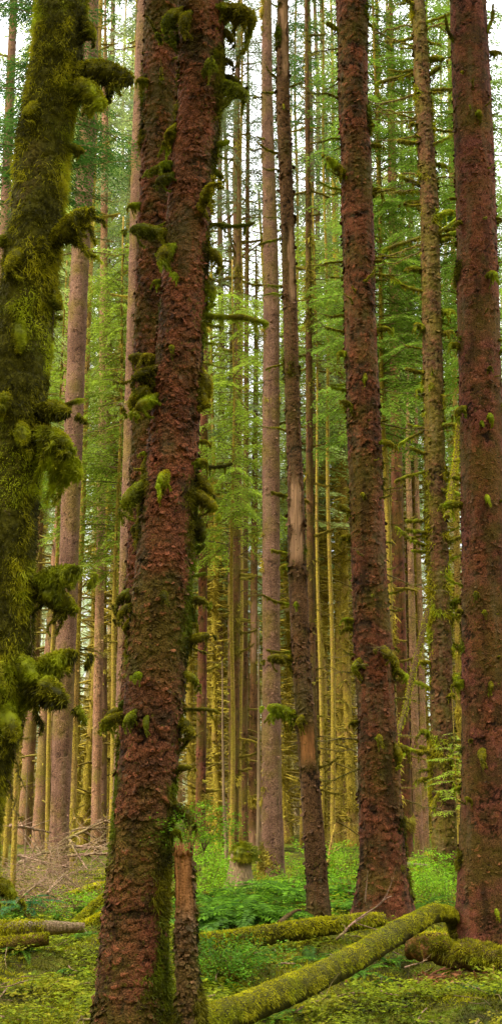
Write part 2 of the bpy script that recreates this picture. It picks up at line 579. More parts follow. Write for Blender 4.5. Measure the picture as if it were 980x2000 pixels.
def pool(kind, count, fine=1.0):
    key = (kind, fine)
    if key in POOL:
        return POOL[key]
    out = []
    for i in range(count):
        gb, gm = G(), G()
        mm = M['moss']
        if kind == 'clump':                       # short stub swallowed by a fat drooping paw of moss
            L = R.uniform(.16, .26)
            p = curve_pts(L, R.uniform(-.1, .4), R.uniform(-.5, -.1), 9)
            tube(gb, p, np.linspace(.022, .008, 9), 7, dat=(.5, .2, 0))
            rad = np.array([.018, .026, .035, .042, .044, .042, .036, .024, .008]) * R.uniform(.7, 1.1)
            pp = p * np.array([1.1, 1, 1])
            tube(gm, pp, rad, 12, dat=(.4, 0, 0), lump=.8, seed=i)
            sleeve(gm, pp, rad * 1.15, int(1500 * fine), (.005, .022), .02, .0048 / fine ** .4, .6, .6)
            for q in range(R.integers(7, 12)):         # ragged hanging strands
                k = R.integers(1, 9)
                ln = R.uniform(.03, .10) if q > 2 else R.uniform(.10, .22)
                tt = np.linspace(0, 1, 6)[:, None]
                dp = pp[k] + np.array([R.normal() * .03, R.normal() * .025, -.01]) + np.array([R.normal() * .04, R.normal() * .03, -ln]) * tt + R.normal(size=(6, 3)) * .006
                dr = np.array([.018, .015, .012, .009, .005, .001]) * R.uniform(.5, 1.2)
                tube(gm, dp, dr * .8, 6, dat=(.25, 0, 0), lump=.6, seed=i + q)
                sleeve(gm, dp, dr, int(230 * fine), (.005, .022), .012, .0042 / fine ** .4, .6, 1.)
        elif kind == 'beard':                     # horizontal branch in a sleeve with hanging moss
            L = R.uniform(.35, .65)
            p = curve_pts(L, R.uniform(-.25, .2), R.uniform(-.1, .25), 12, .015)
            tube(gb, p, np.linspace(.020, .006, 12), 6, dat=(.5, .2, 0))
            rad = .018 + .016 * R.random(12)
            rad[-1] = .008
            tube(gm, p, rad, 8, dat=(.3, 0, 0), lump=.5, seed=i)
            sleeve(gm, p, rad, int(1300 * fine), (.010, .022), .03, .0045 / fine ** .4, .5, .8)
            for q in range(R.integers(2, 7)):
                k = R.integers(1, 11)
                ln = R.uniform(.03, .14)
                dp = p[k] + np.array([R.normal() * .01, R.normal() * .01, -ln]) * np.linspace(0, 1, 5)[:, None]
                sleeve(gm, dp, np.array([.014, .013, .010, .006, .002]), int(160 * fine), (.012, .03), .02, .0045 / fine ** .4, .3, 1.4)
        elif kind == 'spur':                      # thin mossed dead twig
            L = R.uniform(.25, .6)
            p = curve_pts(L, R.uniform(-.3, .3), R.uniform(-.3, .4), 9, .03)
            tube(gb, p, np.linspace(.014, .004, 9), 5, dat=(.5, .3, 0))
            for q in range(2):
                k = R.integers(3, 7)
                d = np.array([.5, R.choice([-1, 1]) * .6, R.uniform(-.4, .4)])
                tube(gb, p[k] + d * np.linspace(0, R.uniform(.08, .22), 5)[:, None], np.linspace(.006, .002, 5), 4, dat=(.5, .3, 0))
            rad = np.linspace(.018, .006, 9)
            m = 5
            tube(gm, p[:m], rad[:m], 7, dat=(.4, 0, 0), lump=.4, seed=i)
            sleeve(gm, p[:m + 2], rad[:m + 2], int(350 * fine), (.01, .025), .03, .006)
        elif kind == 'bare':                      # long dead branch with side twigs
            L = R.uniform(.8, 1.6)
            p = curve_pts(L, R.uniform(-.25, .3), R.uniform(-.4, .1), 12, .02)
            tube(gb, p, np.linspace(.016, .003, 12), 5, dat=(.5, .1, 0))
            for q in range(9):
                k = R.integers(2, 11)
                d = np.array([.6, R.choice([-1, 1]) * .8, R.uniform(-.5, .3)])
                ln = R.uniform(.15, .5)
                s = np.linspace(0, 1, 5)[:, None]
                tube(gb, p[k] + d * ln * s + np.array([0, 0, -.15]) * ln * s * s, np.linspace(.006, .002, 5), 3, dat=(.5, .1, 0))
            sleeve(gm, p[:7], np.full(7, .012), int(220 * fine), (.01, .03), .05, .007)
        out.append((gb.mesh('branch', M['twig']), gm.mesh('moss', mm), L))
    POOL[key] = out
    return out


def stub(tr, zw, az, kind, size=1.0, elev=0., mossmat=None, fine=1.0, roll=None):
    """hang a branch (with its moss) on a trunk record"""
    root, rec = tr
    z = zw
    x = float(np.interp(z, rec['z'], rec['x']))
    y = float(np.interp(z, rec['z'], rec['y']))
    r = float(np.interp(z, rec['z'], rec['r']))
    bm, mm, L = random.choice(pool(kind, 5, fine))
    loc = (x + math.cos(az) * r * .93 - root.location[0], y + math.sin(az) * r * .93 - root.location[1], z - root.location[2])
    b = put('branch', bm, root, loc, (0, -elev, az), size)
    if mm is not None:
        m = put('moss', mm, b)
        if mossmat is not None:
            m.data = mossed(mm, mossmat)
    return b


_mc = {}


def mossed(me, mat):
    k = (me.name, mat.name)
    if k not in _mc:
        c = me.copy()
        c.materials.clear()
        c.materials.append(mat)
        _mc[k] = c
    return _mc[k]


# ------------------------------------------------------------------ trunks
def spine(rows, Y, step, zb=None, ext=1000):
    rows = sorted(rows, key=lambda r: -r[0])       # bottom first
    if rows[-1][0] > 5:                            # a thin top lost among the boughs
        rows.append((rows[-1][0] - 220, rows[-1][1], 1.5))
    elif rows[-1][0] > -ext:                       # carry on above the frame
        a, b = rows[-1], rows[-2]
        k = (-ext - a[0]) / (a[0] - b[0])
        rows.append((-ext, a[1] + (a[1] - b[1]) * k * .7, a[2] * .85))
    pts = np.array([P(x, y, Y) for y, x, w in rows])
    rad = np.array([px2m(w, y, Y) / 2 for y, x, w in rows])
    z0 = pts[0, 2] if zb is None else zb
    z = np.arange(z0, pts[-1, 2], step)
    x = np.interp(z, pts[:, 2], pts[:, 0])
    r = np.interp(z, pts[:, 2], rad)
    kw = max(3, int(.5 / step)) | 1
    ker = np.hanning(kw + 2)[1:-1]
    ker /= ker.sum()
    pad = kw // 2

    def sm(a):
        aa = np.concatenate([2 * a[0] - a[pad:0:-1], a, 2 * a[-1] - a[-2:-pad - 2:-1]])
        return np.convolve(aa, ker, 'valid')
    return z, sm(x), sm(r)


def trunk(root, rows, Y, mat, nseg=100, step=.015, cell=.06, amp=.012, lift=.5, flakes=0, flake_size=.03, mossbias=0.0, moss_side=None,
          moss_low=0., bare=None, lump=.03, seed=0, coat=0, coat_L=(.015, .04), coat_W=.006, coat_mat=None, flare=0., zb=None, droop=1.0, cellh=1.0, mscale=1.2):
    z, x, r = spine(rows, Y, step, zb)
    y = Y + .04 * (vnoise(np.stack([z * .3, z * 0 + seed, z * 0], -1), seed) - .5)
    if flare:
        r = r * (1 + flare * np.exp(-(z - z[0]) / .35))
    nz = len(z)
    a = np.arange(nseg) * 2 * PI / nseg
    A, Z = np.meshgrid(a, z)
    Rr = r[:, None]
    rm = float(np.median(r))
    nu = max(6, int(round(2 * PI * rm / cell)))
    ca, sa = np.cos(A), np.sin(A)
    p3 = np.stack([ca * rm, sa * rm, Z], -1)
    wu = (fbm(p3 * 9, 2, seed + 40) - .5) * 1.3
    wv = (fbm(p3 * 9 + 31, 2, seed + 50) - .5) * 1.3
    F1, F2, r1, r2, dv = worley(A / (2 * PI) * nu + wu, Z / (cell * cellh) + wv, nu, seed)
    edge = F2 - F1
    crack = 1 - sstep(0, .22, edge)
    nb2 = max(4, nu // 2)
    G1, G2, q1, q2, dv2 = worley(A / (2 * PI) * nb2 + wu * 1.2 + 3, Z / (cell * cellh * 2.1) + wv * 1.2, nb2, seed + 400)
    crack2 = (1 - sstep(0, .16, G2 - G1)) * sstep(.35, .6, fbm(p3 * 4, 2, seed + 90))
    h = .26 * r1 + .2 * q1 + lift * .8 * np.clip(-dv, -.5, .6) * (.3 + r2) + .4 * lift * np.clip(-dv2, -.5, .6) - .4 * crack - .6 * crack2
    h = h - .5 * sstep(.60, .72, fbm(p3 * np.array([5, 5, 7.]), 3, seed + 95))
    h = h + .35 * (fbm(p3 * 40, 2, seed + 3) - .5)
    big = fbm(p3 * np.array([3.2, 3.2, 1.1]), 3, seed + 7) - .5
    disp = amp * h + lump * big * np.minimum(1, Rr / .2)
    if flare:                                       # root ridges
        disp = disp + Rr * flare * np.exp(-(Z - z[0]) / .38) * (.3 + .9 * np.clip(np.cos(A * 5 + seed + .8 * np.sin(A)), 0, 1))
    mn = fbm(p3 * np.array([mscale, mscale, mscale * .8]) * 2, 4, seed + 21)
    ms = (mn - .5) * 2.2 + mossbias
    if moss_side is not None:
        for ang, amt in moss_side:
            ms = ms + amt * np.clip(np.cos(A - ang), 0, 1) ** 2
    if moss_low:
        ms = ms + moss_low * np.exp(-(Z - z[0]) / 1.2)
    ms = np.clip(ms + .15 * r1, 0, 1)
    bz = np.zeros_like(ms)
    if bare is not None:
        for (ya, yb, ang, wid) in bare:            # photo rows of a bare patch and the side it is on
            za, zc = P(0, yb, Y)[2], P(0, ya, Y)[2]
            q = np.clip(np.cos(A - ang) - math.cos(wid) + .95 * (fbm(p3 * np.array([11, 11, 4.]), 4, seed + 60) - .5), -1, 1)
            bz = np.maximum(bz, sstep(0, .12, q) * sstep(za - .12, za + .12, Z + .3 * (mn - .5)) * (1 - sstep(zc - .15, zc + .1, Z + .3 * (mn - .5))))
        ms = ms * (1 - bz)
        disp = disp * (1 - bz * .8) - bz * .012
    rr = Rr + disp
    V = np.stack([x[:, None] + ca * rr, y[:, None] + sa * rr, Z], -1)
    i = np.arange(nz - 1)[:, None] * nseg
    j = np.arange(nseg)[None]
    Q = np.stack([i + j, i + (j + 1) % nseg, i + nseg + (j + 1) % nseg, i + nseg + j], -1).reshape(-1, 4)
    hh = np.clip(.62 + h * .7, 0, 1)
    o = np.array(root.location)
    g = G()
    D = np.stack([hh, ms, bz], -1).reshape(-1, 3)
    g.add(V.reshape(-1, 3) - o, Q, None, 0, D)
    nv = nz * nseg
    if flakes:                                      # curled bark scales that break the outline
        pr = np.where(bz.ravel() > .4, .02, 1.0) * (.15 + .85 * np.maximum(crack, crack2).ravel()) * sstep(.38, .62, fbm(p3 * 7, 2, seed + 99)).ravel()
        k = R.choice(nv, flakes, p=pr / pr.sum())
        c = V.reshape(-1, 3)[k] - o
        nr = np.stack([ca.ravel()[k], sa.ravel()[k], 0 * k], -1)
        tg = np.stack([-sa.ravel()[k], ca.ravel()[k], 0 * k], -1)
        rot = R.normal(size=flakes) * .7
        up = np.array([0, 0, 1.])
        a1 = tg * np.cos(rot)[:, None] + up * np.sin(rot)[:, None]
        a2 = -tg * np.sin(rot)[:, None] + up * np.cos(rot)[:, None]
        s = flake_size * (.25 + 1.1 * R.random(flakes) ** 2.5)[:, None]
        hgt = s * R.uniform(.4, .9, flakes)[:, None]
        lf = s * R.uniform(.2, .9, flakes)[:, None]
        base = c + nr * .001
        v = np.stack([base - a1 * s * .5 + a2 * hgt * .5, base + a1 * s * .5 + a2 * hgt * .5,
                      base - a1 * s * .55 + nr * lf * .45, base + a1 * s * .45 + nr * lf * .4,
                      base - a1 * s * .3 - a2 * hgt * .45 + nr * lf, base + a1 * s * .35 - a2 * hgt * .35 + nr * lf * .8], 1)
        b = np.arange(flakes)[:, None] * 6
        fd = np.repeat(D[k][:, None, :], 6, 1)
        fd[..., 0] = np.clip(.25 + .75 * R.random((flakes, 1)), 0, 1)
        fd[..., 1] *= .8
        g.add(v.reshape(-1, 3), np.concatenate([b + np.array([[0, 1, 3, 2]]), b + np.array([[2, 3, 5, 4]])]), None, 0, fd.reshape(-1, 3))
    tr = g.build('trunk', mat, root)
    if coat:
        pr = np.clip(ms.ravel() - .35, 0, 1) ** 1.3 * (1.1 - .4 * np.clip(ca * 0 + sa, 0, 1).ravel()) + 1e-6
        k = R.choice(nv, coat, p=pr / pr.sum())
        c = V.reshape(-1, 3)[k] - o + R.normal(size=(coat, 3)) * step * .5
        nr = np.stack([ca.ravel()[k], sa.ravel()[k], 0 * k], -1)
        d = nr * R.uniform(.25, .9, (coat, 1)) + np.array([0, 0, -1.]) * droop * R.uniform(.1, 1.2, (coat, 1)) + R.normal(size=(coat, 3)) * .6
        lump_t = sstep(.25, .75, fbm(p3 * np.array([7, 7, 3.2]), 3, seed + 77)).ravel()[k]
        L = R.uniform(coat_L[0], coat_L[1], coat) * (.4 + 1.2 * lump_t)
        gm = G()
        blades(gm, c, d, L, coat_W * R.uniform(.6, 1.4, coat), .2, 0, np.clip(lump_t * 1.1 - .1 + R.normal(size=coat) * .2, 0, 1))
        gm.build('moss', coat_mat or M['moss_dark'], root)
    return root, dict(z=z, x=x, y=y, r=r, Y=Y, ms=ms)


def base_at(rows, Y):
    y, x, w = max(rows, key=lambda r: r[0])
    q = P(x, y, Y)
    return (q[0], Y, float(tz(q[0], Y)))


def zrow(py, Y):
    return P(490, py, Y)[2]


LEFT, RIGHT, FRONT = PI, 0.0, -PI / 2


def random_stubs(tr, rows, n, kinds, size=(.6, 1.1), mossmat=None, fine=1.0, front=.5):
    Y = tr[1]['Y']
    for i in range(n):
        py = random.uniform(*rows)
        if random.random() < front:
            az = random.uniform(-PI, 0)
        else:
            az = random.choice([RIGHT, LEFT]) + random.uniform(-.5, .35)
        stub(tr, zrow(py, Y), az, random.choice(kinds), random.uniform(*size), random.uniform(-.3, .3), mossmat, fine)


# ================================================================== the big trees
# --- main trunk, left of centre
rowsA = [(0, 395, 88), (200, 389, 82), (400, 371, 84), (600, 357, 90), (800, 344, 94), (1000, 330, 108), (1200, 313, 114), (1400, 299, 118),
         (1600, 279, 116), (1800, 263, 126), (1920, 259, 136), (2060, 257, 150)]
YA = 8.6
tA = thing('spruce_tree', 'thickest reddish brown spruce trunk with moss clumps, beside the short broken snag', 'tree', base_at(rowsA, YA))
trA = trunk(tA, rowsA, YA, M['bark_red'], 190, .010, .050, .012, .8, 12000, .030, -.30, [(RIGHT - .15, .85), (LEFT, .6)], .55, lump=.035, seed=1,
            coat=80000, coat_L=(.008, .034), coat_W=.0045, flare=.12, zb=tA.location[2] - .15)
z = lambda py: zrow(py, YA)
for py, az, kind, sz, el in [(160, FRONT + .3, 'clump', .75, .1), (165, RIGHT - .25, 'clump', 1.2, -.5), (20, RIGHT - .2, 'clump', 1.5, -.6), (30, LEFT + .5, 'clump', 1.1, -.7),
                             (45, FRONT - .5, 'clump', .8, -.8), (460, LEFT + .35, 'clump', 1.0, -.3), (495, FRONT - .5, 'clump', .9, -.5), (425, FRONT + .55, 'clump', .9, .8), (445, RIGHT - .1, 'beard', .6, -.1),
                             (485, RIGHT - .2, 'clump', .7, -.7), (545, RIGHT - .3, 'clump', .8, -1.), (618, RIGHT - .1, 'beard', .75, .05), (668, RIGHT, 'spur', .5, 0), (720, RIGHT - .2, 'clump', 1.0, -1.1), (745, RIGHT - .3, 'clump', .9, -1.2),
                             (725, LEFT + .5, 'clump', .95, -.4), (755, LEFT + .3, 'clump', 1.0, -.5), (780, LEFT + .7, 'clump', .8, -.9), (940, LEFT + .3, 'clump', .95, -.7), (935, FRONT - .1, 'clump', .9, -.4),
                             (915, RIGHT, 'beard', .45, 0), (960, RIGHT - .2, 'clump', .8, -1.), (1125, RIGHT, 'beard', .3, .1), (1165, FRONT + .15, 'clump', .5, -.2), (1180, LEFT + .3, 'clump', .6, -.5),
                             (1205, LEFT + .2, 'clump', .5, -.9), (1252, RIGHT, 'clump', .6, 0), (1310, RIGHT - .2, 'clump', .5, -.5), (1385, RIGHT - .1, 'beard', .4, .15), (1405, RIGHT - .3, 'clump', .8, -1), (1395, LEFT + .3, 'clump', .7, -.2),
                             (1390, FRONT - .55, 'clump', .6, -.5), (1400, FRONT - .1, 'clump', .4, -.7), (1500, RIGHT - .1, 'clump', .4, -.2), (1565, RIGHT - .2, 'clump', .7, -.5), (350, LEFT + .6, 'clump', .7, -.9), (250, LEFT + .4, 'clump', .7, -.8)]:
    stub(trA, z(py), az, kind, sz, el, random.choice([M['moss'], M['moss'], M['moss_dark'], M['moss_bright']]))
for q_ in range(24):
    stub(trA, zrow(random.uniform(0, 1550), YA), random.choice([RIGHT, LEFT, LEFT]) + random.uniform(-.5, .25) * (1 if q_ % 2 else -.3), 'clump', random.uniform(.35, .8), random.uniform(-1.1, .2), random.choice([M['moss'], M['moss_dark']]))
random_stubs(trA, (50, 1900), 26, ['spur', 'spur', 'clump'], (.25, .55), M['moss'], front=.35)

# --- red trunk close behind it, on its left
rowsB = [(0, 318, 70), (200, 314, 72), (400, 307, 72), (600, 300, 72), (800, 295, 74), (1000, 290, 78), (1200, 283, 80), (1400, 275, 82), (1600, 268, 86), (1860, 262, 96)]
YB = 13.0
tB = thing('spruce_tree', 'red scaly spruce trunk half hidden behind the thickest trunk', 'tree', base_at(rowsB, YB))
trB = trunk(tB, rowsB, YB, M['bark_red'], 130, .015, .07, .017, .9, 6000, .04, -.3, [(LEFT, .4), (RIGHT, .4)], .4, seed=2, coat=14000, coat_L=(.02, .06), coat_W=.007, zb=tB.location[2] - .15)
random_stubs(trB, (0, 1000), 14, ['clump', 'spur'], (.6, 1.0), M['moss'], front=.4)

# --- slim grey trunk left of these
rowsC = [(0, 281, 24), (300, 270, 26), (500, 266, 27), (800, 257, 28), (1000, 252, 30), (1200, 247, 32), (1500, 240, 34), (1690, 236, 38)]
YC = 24.0
tC = thing('spruce_tree', 'slim purplish grey trunk edging the left side of the red trunks', 'tree', base_at(rowsC, YC))
trC = trunk(tC, rowsC, YC, M['bark_grey'], 60, .03, .05, .010, .4, 2500, .03, -.5, None, .3, seed=3, zb=tC.location[2] - .15)
random_stubs(trC, (0, 1500), 16, ['spur', 'bare'], (.7, 1.3), M['moss_far'], front=.2)

# --- trunk wrapped in moss at the left edge
rowsD = [(0, 122, 92), (100, 112, 92), (200, 93, 95), (300, 82, 88), (400, 74, 92), (500, 62, 94), (600, 52, 98), (700, 38, 104), (800, 28, 104), (900, 24, 102), (1000, 22, 96), (1100, 20, 92), (1200, 16, 96), (1300, 8, 116), (1400, -6, 110),
         (1500, -30, 98), (1600, -48, 98), (1700, -60, 104), (2050, -95, 112), (2300, -118, 126)]
YD = 7.2
qD = P(-118, 2300, YD)
tD = thing('mossy_tree', 'leaning trunk wholly wrapped in shaggy dark moss at the left edge', 'tree', (qD[0], YD, float(tz(qD[0], YD))))
trD = trunk(tD, rowsD, YD, M['bark_moss'], 110, .014, .12, .02, .3, 0, .03, 0.85, [(RIGHT, .3)], 0, lump=.12, seed=4, coat=190000, coat_L=(.010, .040), coat_W=.0042, coat_mat=M['moss_shag'], droop=1.5, mscale=2.0, zb=tD.location[2] - .15)
z = lambda py: zrow(py, YD)
for py, az, kind, sz, el in [(140, RIGHT - .3, 'clump', 1.5, -.15), (150, RIGHT - .1, 'beard', .62, .0), (165, RIGHT - .5, 'clump', 1.3, -.6), (285, RIGHT - .1, 'clump', .5, -.3), (480, RIGHT - .5, 'clump', 1.35, .55), (462, RIGHT - .1, 'beard', .5, .05), (470, LEFT + .3, 'clump', .8, -.3),
                             (800, RIGHT - .1, 'beard', .5, .05), (812, RIGHT - .5, 'clump', 1.1, -.1), (850, RIGHT - .6, 'clump', 1.5, -.35), (880, RIGHT - .4, 'clump', 1.4, -.5), (790, FRONT - .1, 'clump', 1.3, -.5), (840, FRONT + .4, 'clump', 1.2, -.9),
                             (1140, RIGHT - .1, 'beard', .62, -.05), (1135, RIGHT - .3, 'clump', 1.45, 0.), (1150, RIGHT - .1, 'clump', 1.1, -.4), (1310, RIGHT - .3, 'clump', 1.4, .15), (1340, RIGHT - .6, 'clump', 1.5, -.3), (1300, FRONT, 'clump', 1.5, -.6), (1380, FRONT + .5, 'clump', 1.4, -.8),
                             (1290, FRONT + .7, 'clump', 1.3, -.6), (1720, RIGHT - .4, 'clump', .8, -.4), (40, RIGHT - .3, 'clump', .8, -.9), (560, RIGHT - .4, 'clump', .9, -1.2), (220, FRONT - .3, 'clump', 1.3, -1.), (500, FRONT - .4, 'clump', 1.3, -1.), (640, FRONT, 'clump', 1.2, -1.2)]:
    stub(trD, z(py), az, kind, sz * (.72 if -2.4 < az < -.7 else 1.), el, M['moss_shag'], 1.6)
for py in (560, 1200, 1450, 1520):                 # hanging bare threads
    stub(trD, z(py), RIGHT - .3, 'bare', .35, -1.3, M['moss_dark'])

# --- dark red trunk right of centre
rowsE = [(0, 686, 58), (200, 690, 58), (400, 697, 59), (600, 702, 62), (800, 708, 63), (1000, 715, 66), (1200, 724, 70), (1400, 735, 77), (1600, 742, 84), (1700, 746, 90), (1770, 748, 100), (1800, 748, 106)]
YE = 17.0
tE = thing('spruce_tree', 'dark red flaky spruce trunk standing behind the crossing mossy logs', 'tree', base_at(rowsE, YE))
trE = trunk(tE, rowsE, YE, M['bark_red'], 140, .018, .070, .015, .8, 11000, .042, -.34, [(RIGHT - .1, .5), (LEFT + .2, .25)], .45, lump=.05, seed=5, coat=32000, coat_L=(.015, .06), coat_W=.008, flare=.30, zb=tE.location[2] - .15)
z = lambda py: zrow(py, YE)
for py, az, kind, sz, el in [(345, LEFT + .6, 'clump', 1.3, .2), (370, LEFT, 'beard', .55, 0), (372, RIGHT, 'clump', .9, -.1), (225, LEFT, 'bare', .45, 0), (190, LEFT, 'spur', 1., .1), (92, LEFT, 'bare', .8, -.2), (60, LEFT + .2, 'clump', .8, .3), (510, LEFT, 'beard', .5, .05), (500, RIGHT, 'spur', 1., 0.), (620, LEFT, 'spur', 1., 0),
                             (650, LEFT, 'spur', 1., .1), (765, LEFT + .1, 'beard', .6, 0), (800, FRONT - .8, 'clump', .8, -.1), (740, FRONT + .1, 'clump', .7, -.8), (825, RIGHT, 'beard', .35, 0), (975, FRONT - .2, 'clump', .55, -.3), (1170, FRONT, 'spur', .6, 0), (1265, FRONT + .5, 'clump', 1.1, -.9), (1290, FRONT - .9, 'clump', 1.1, -.9),
                             (1275, RIGHT - .4, 'clump', 1., -.9), (1450, FRONT + .9, 'clump', 1.1, -1.), (1460, RIGHT - .1, 'clump', .9, -.3), (1300, RIGHT - .1, 'clump', .8, -.5), (1160, RIGHT, 'beard', .4, 0), (560, FRONT + .2, 'spur', 1., 0), (540, RIGHT - .3, 'spur', 1., 0)]:
    stub(trE, z(py), az, kind, sz, el, M['moss'])
random_stubs(trE, (0, 1600), 55, ['spur', 'spur', 'spur', 'clump', 'bare'], (.35, .85), M['moss'], front=.4)

# --- right edge trunk
rowsF = [(0, 913, 70), (200, 921, 74), (400, 928, 77), (600, 932, 79), (800, 938, 82), (1000, 943, 85), (1200, 946, 90), (1400, 950, 97), (1600, 951, 106), (1790, 950, 116), (1860, 950, 128)]
YF = 13.2
tF = thing('spruce_tree', 'broad smooth rust red spruce trunk nearest the right edge', 'tree', base_at(rowsF, YF))
trF = trunk(tF, rowsF, YF, M['bark_rust'], 140, .015, .045, .008, .6, 11000, .028, -.36, [(LEFT, .3)], .55, lump=.03, seed=6, coat=32000, coat_L=(.012, .045), coat_W=.006, flare=.30, zb=tF.location[2] - .15)
z = lambda py: zrow(py, YF)
for py, az, kind, sz, el in [(195, FRONT - .1, 'spur', .55, 1.3), (90, LEFT + .4, 'beard', .55, .9), (75, RIGHT - .4, 'beard', .6, 1.), (100, RIGHT, 'clump', .7, 0), (255, RIGHT, 'bare', .35, .2), (235, FRONT + .1, 'clump', .6, -.9), (550, FRONT + .35, 'clump', .8, -.2), (680, LEFT + .2, 'clump', .7, .0), (800, FRONT - 1., 'clump', .8, -.4), (795, RIGHT - .3, 'clump', .9, -.3),
                             (820, FRONT + .2, 'clump', .6, -.9), (975, FRONT, 'clump', .5, -.5), (985, LEFT + .2, 'clump', .8, .1), (440, FRONT - 1., 'clump', .5, -.8), (430, RIGHT, 'spur', .8, .1), (1145, LEFT + .2, 'beard', .35, .1), (1150, RIGHT - .2, 'clump', .8, -.4), (1200, FRONT - .2, 'clump', .4, -.3), (1290, FRONT + .35, 'clump', .25, 0), (1335, FRONT, 'clump', .6, -.4), (1330, LEFT + .3, 'clump', .7, -.2), (1465, FRONT - .3, 'clump', .8, -.2), (300, RIGHT, 'bare', .35, .1)]:
    stub(trF, z(py), az, kind, sz, el, M['moss'])
random_stubs(trF, (0, 1800), 60, ['spur', 'spur', 'clump'], (.2, .5), M['moss'], front=.6)

# --- slim broken snag in the centre
rowsG = [(0, 552, 20), (200, 552, 27), (400, 560, 26), (600, 566, 27), (800, 571, 28), (950, 577, 31), (1100, 580, 37), (1300, 588, 36), (1500, 603, 38), (1700, 617, 43), (1812, 624, 50)]
YG = 16.6
tG = thing('dead_snag', 'slim leaning dead trunk with bare orange and pale wood patches', 'dead tree', base_at(rowsG, YG))
trG = trunk(tG, rowsG, YG, M['bark_dark'], 64, .02, .06, .010, .7, 4200, .045, -.12, None, .3, bare=[(0, 150, FRONT + .3, .7), (450, 590, FRONT + .5, .55), (935, 1090, FRONT - .1, .8), (1425, 1495, FRONT, .95), (1255, 1285, FRONT - .2, .5)], lump=.02, seed=7,
            coat=12000, coat_L=(.015, .05), coat_W=.008, zb=tG.location[2] - .15)
z = lambda py: zrow(py, YG)
for py, az, kind, sz, el in [(160, LEFT + .3, 'spur', .9, .8), (180, LEFT, 'spur', .9, .2), (170, RIGHT, 'spur', .7, .6), (210, FRONT, 'spur', .7, -1), (300, LEFT, 'beard', .55, .2), (335, LEFT, 'spur', .8, .1), (430, LEFT, 'bare', .55, .0), (465, LEFT, 'beard', .55, -.1), (560, LEFT, 'spur', .9, .3), (575, LEFT, 'spur', .8, -.1), (710, LEFT, 'beard', .45, -.1), (840, LEFT, 'spur', .7, .1), (970, LEFT, 'beard', .6, .05),
                             (1082, LEFT, 'beard', .6, 0), (1105, LEFT + .2, 'clump', .7, -.5), (1180, LEFT, 'beard', .6, 0), (1275, LEFT, 'beard', .6, 0), (1285, LEFT + .2, 'clump', 1.2, -.3), (1395, LEFT + .2, 'clump', 1.4, 0), (1400, FRONT - .4, 'clump', .9, -.7), (1390, LEFT - .2, 'clump', 1.1, .1), (1500, LEFT, 'bare', .3, .1), (1180, FRONT - .3, 'clump', .5, -.5)]:
    stub(trG, z(py), az, kind, sz, el, M['moss'])

# --- straight grey trunk just left of the snag
rowsH = [(0, 521, 18), (200, 521, 22), (400, 526, 27), (600, 530, 31), (800, 529, 33), (1000, 529, 34), (1200, 529, 34), (1400, 530, 36), (1600, 531, 41), (1690, 532, 46), (1722, 533, 54)]
YH = 26.0
tH = thing('spruce_tree', 'straight mauve grey trunk beside the slim dead snag in the centre', 'tree', base_at(rowsH, YH))
trH = trunk(tH, rowsH, YH, M['bark_grey'], 64, .03, .06, .010, .5, 3800, .035, -.40, [(LEFT + .3, .35)], .5, seed=8, coat=4000, coat_L=(.03, .08), coat_W=.014, coat_mat=M['moss_far'], zb=tH.location[2] - .15)
random_stubs(trH, (0, 1100), 16, ['spur', 'beard'], (.6, 1.), M['moss'], front=.2)

# --- mossy trunk at the right
rowsI = [(0, 815, 25), (200, 826, 32), (400, 838, 35), (600, 842, 38), (800, 846, 39), (1000, 851, 41), (1200, 858, 43), (1400, 862, 45), (1600, 867, 49), (1660, 868, 53), (1705, 868, 60)]
YI = 25.0
tI = thing('spruce_tree', 'brown trunk shaggy with tufted moss and stubs, left of the rust red trunk', 'tree', base_at(rowsI, YI))
trI = trunk(tI, rowsI, YI, M['bark_umber'], 80, .026, .09, .022, .8, 5500, .06, .02, [(LEFT, .3), (RIGHT, .3)], .4, seed=9, coat=26000, coat_L=(.03, .09), coat_W=.013, coat_mat=M['moss'], zb=tI.location[2] - .15)
random_stubs(trI, (0, 1560), 85, ['clump', 'beard', 'beard', 'spur'], (.8, 1.5), M['moss'], front=.25)
random_stubs(trI, (0, 500), 14, ['bare'], (1., 1.7), M['moss_far'], front=.0)

# --- grey purple trunk at the left
rowsJ = [(0, 178, 30), (200, 175, 33), (400, 163, 34), (600, 153, 35), (800, 146, 36), (1000, 138, 37), (1200, 132, 38), (1400, 124, 39), (1600, 117, 38), (1700, 115, 42)]
YJ = 26.5
tJ = thing('spruce_tree', 'tall plain mauve grey trunk rising from the dead brush at left', 'tree', base_at(rowsJ, YJ))
trJ = trunk(tJ, rowsJ, YJ, M['bark_grey'], 64, .03, .05, .010, .5, 3800, .033, -.55, None, .4, seed=10, zb=tJ.location[2] - .15)
random_stubs(trJ, (0, 500), 8, ['spur', 'bare'], (.6, 1.), M['moss_far'], front=.2)


# --- mid distance trunks, each with its own spine
def mid_tree(label, rows, Y, mat, moss=-.2, stubs=20, kinds=('spur', 'beard', 'bare'), coat=2500, seed=0, name='conifer_tree', coat_mat=None, size=(.6, 1.1), rowspan=None, cat='tree', bare=None, group=None):
    t = thing(name, label, cat, base_at(rows, Y), group)
    tr = trunk(t, rows, Y, mat, 24, .06, .10, .012, .5, 900, .05, moss, [(RIGHT, .2)], .3, seed=seed, coat=coat, coat_L=(.04, .12), coat_W=.020, coat_mat=coat_mat or M['moss_far'], zb=t.location[2] - .15, bare=bare)
    random_stubs(tr, rowspan or (min(r[0] for r in rows), 1600), int(stubs * 1.7), list(kinds), size, M['moss_far'], front=.2)
    return tr


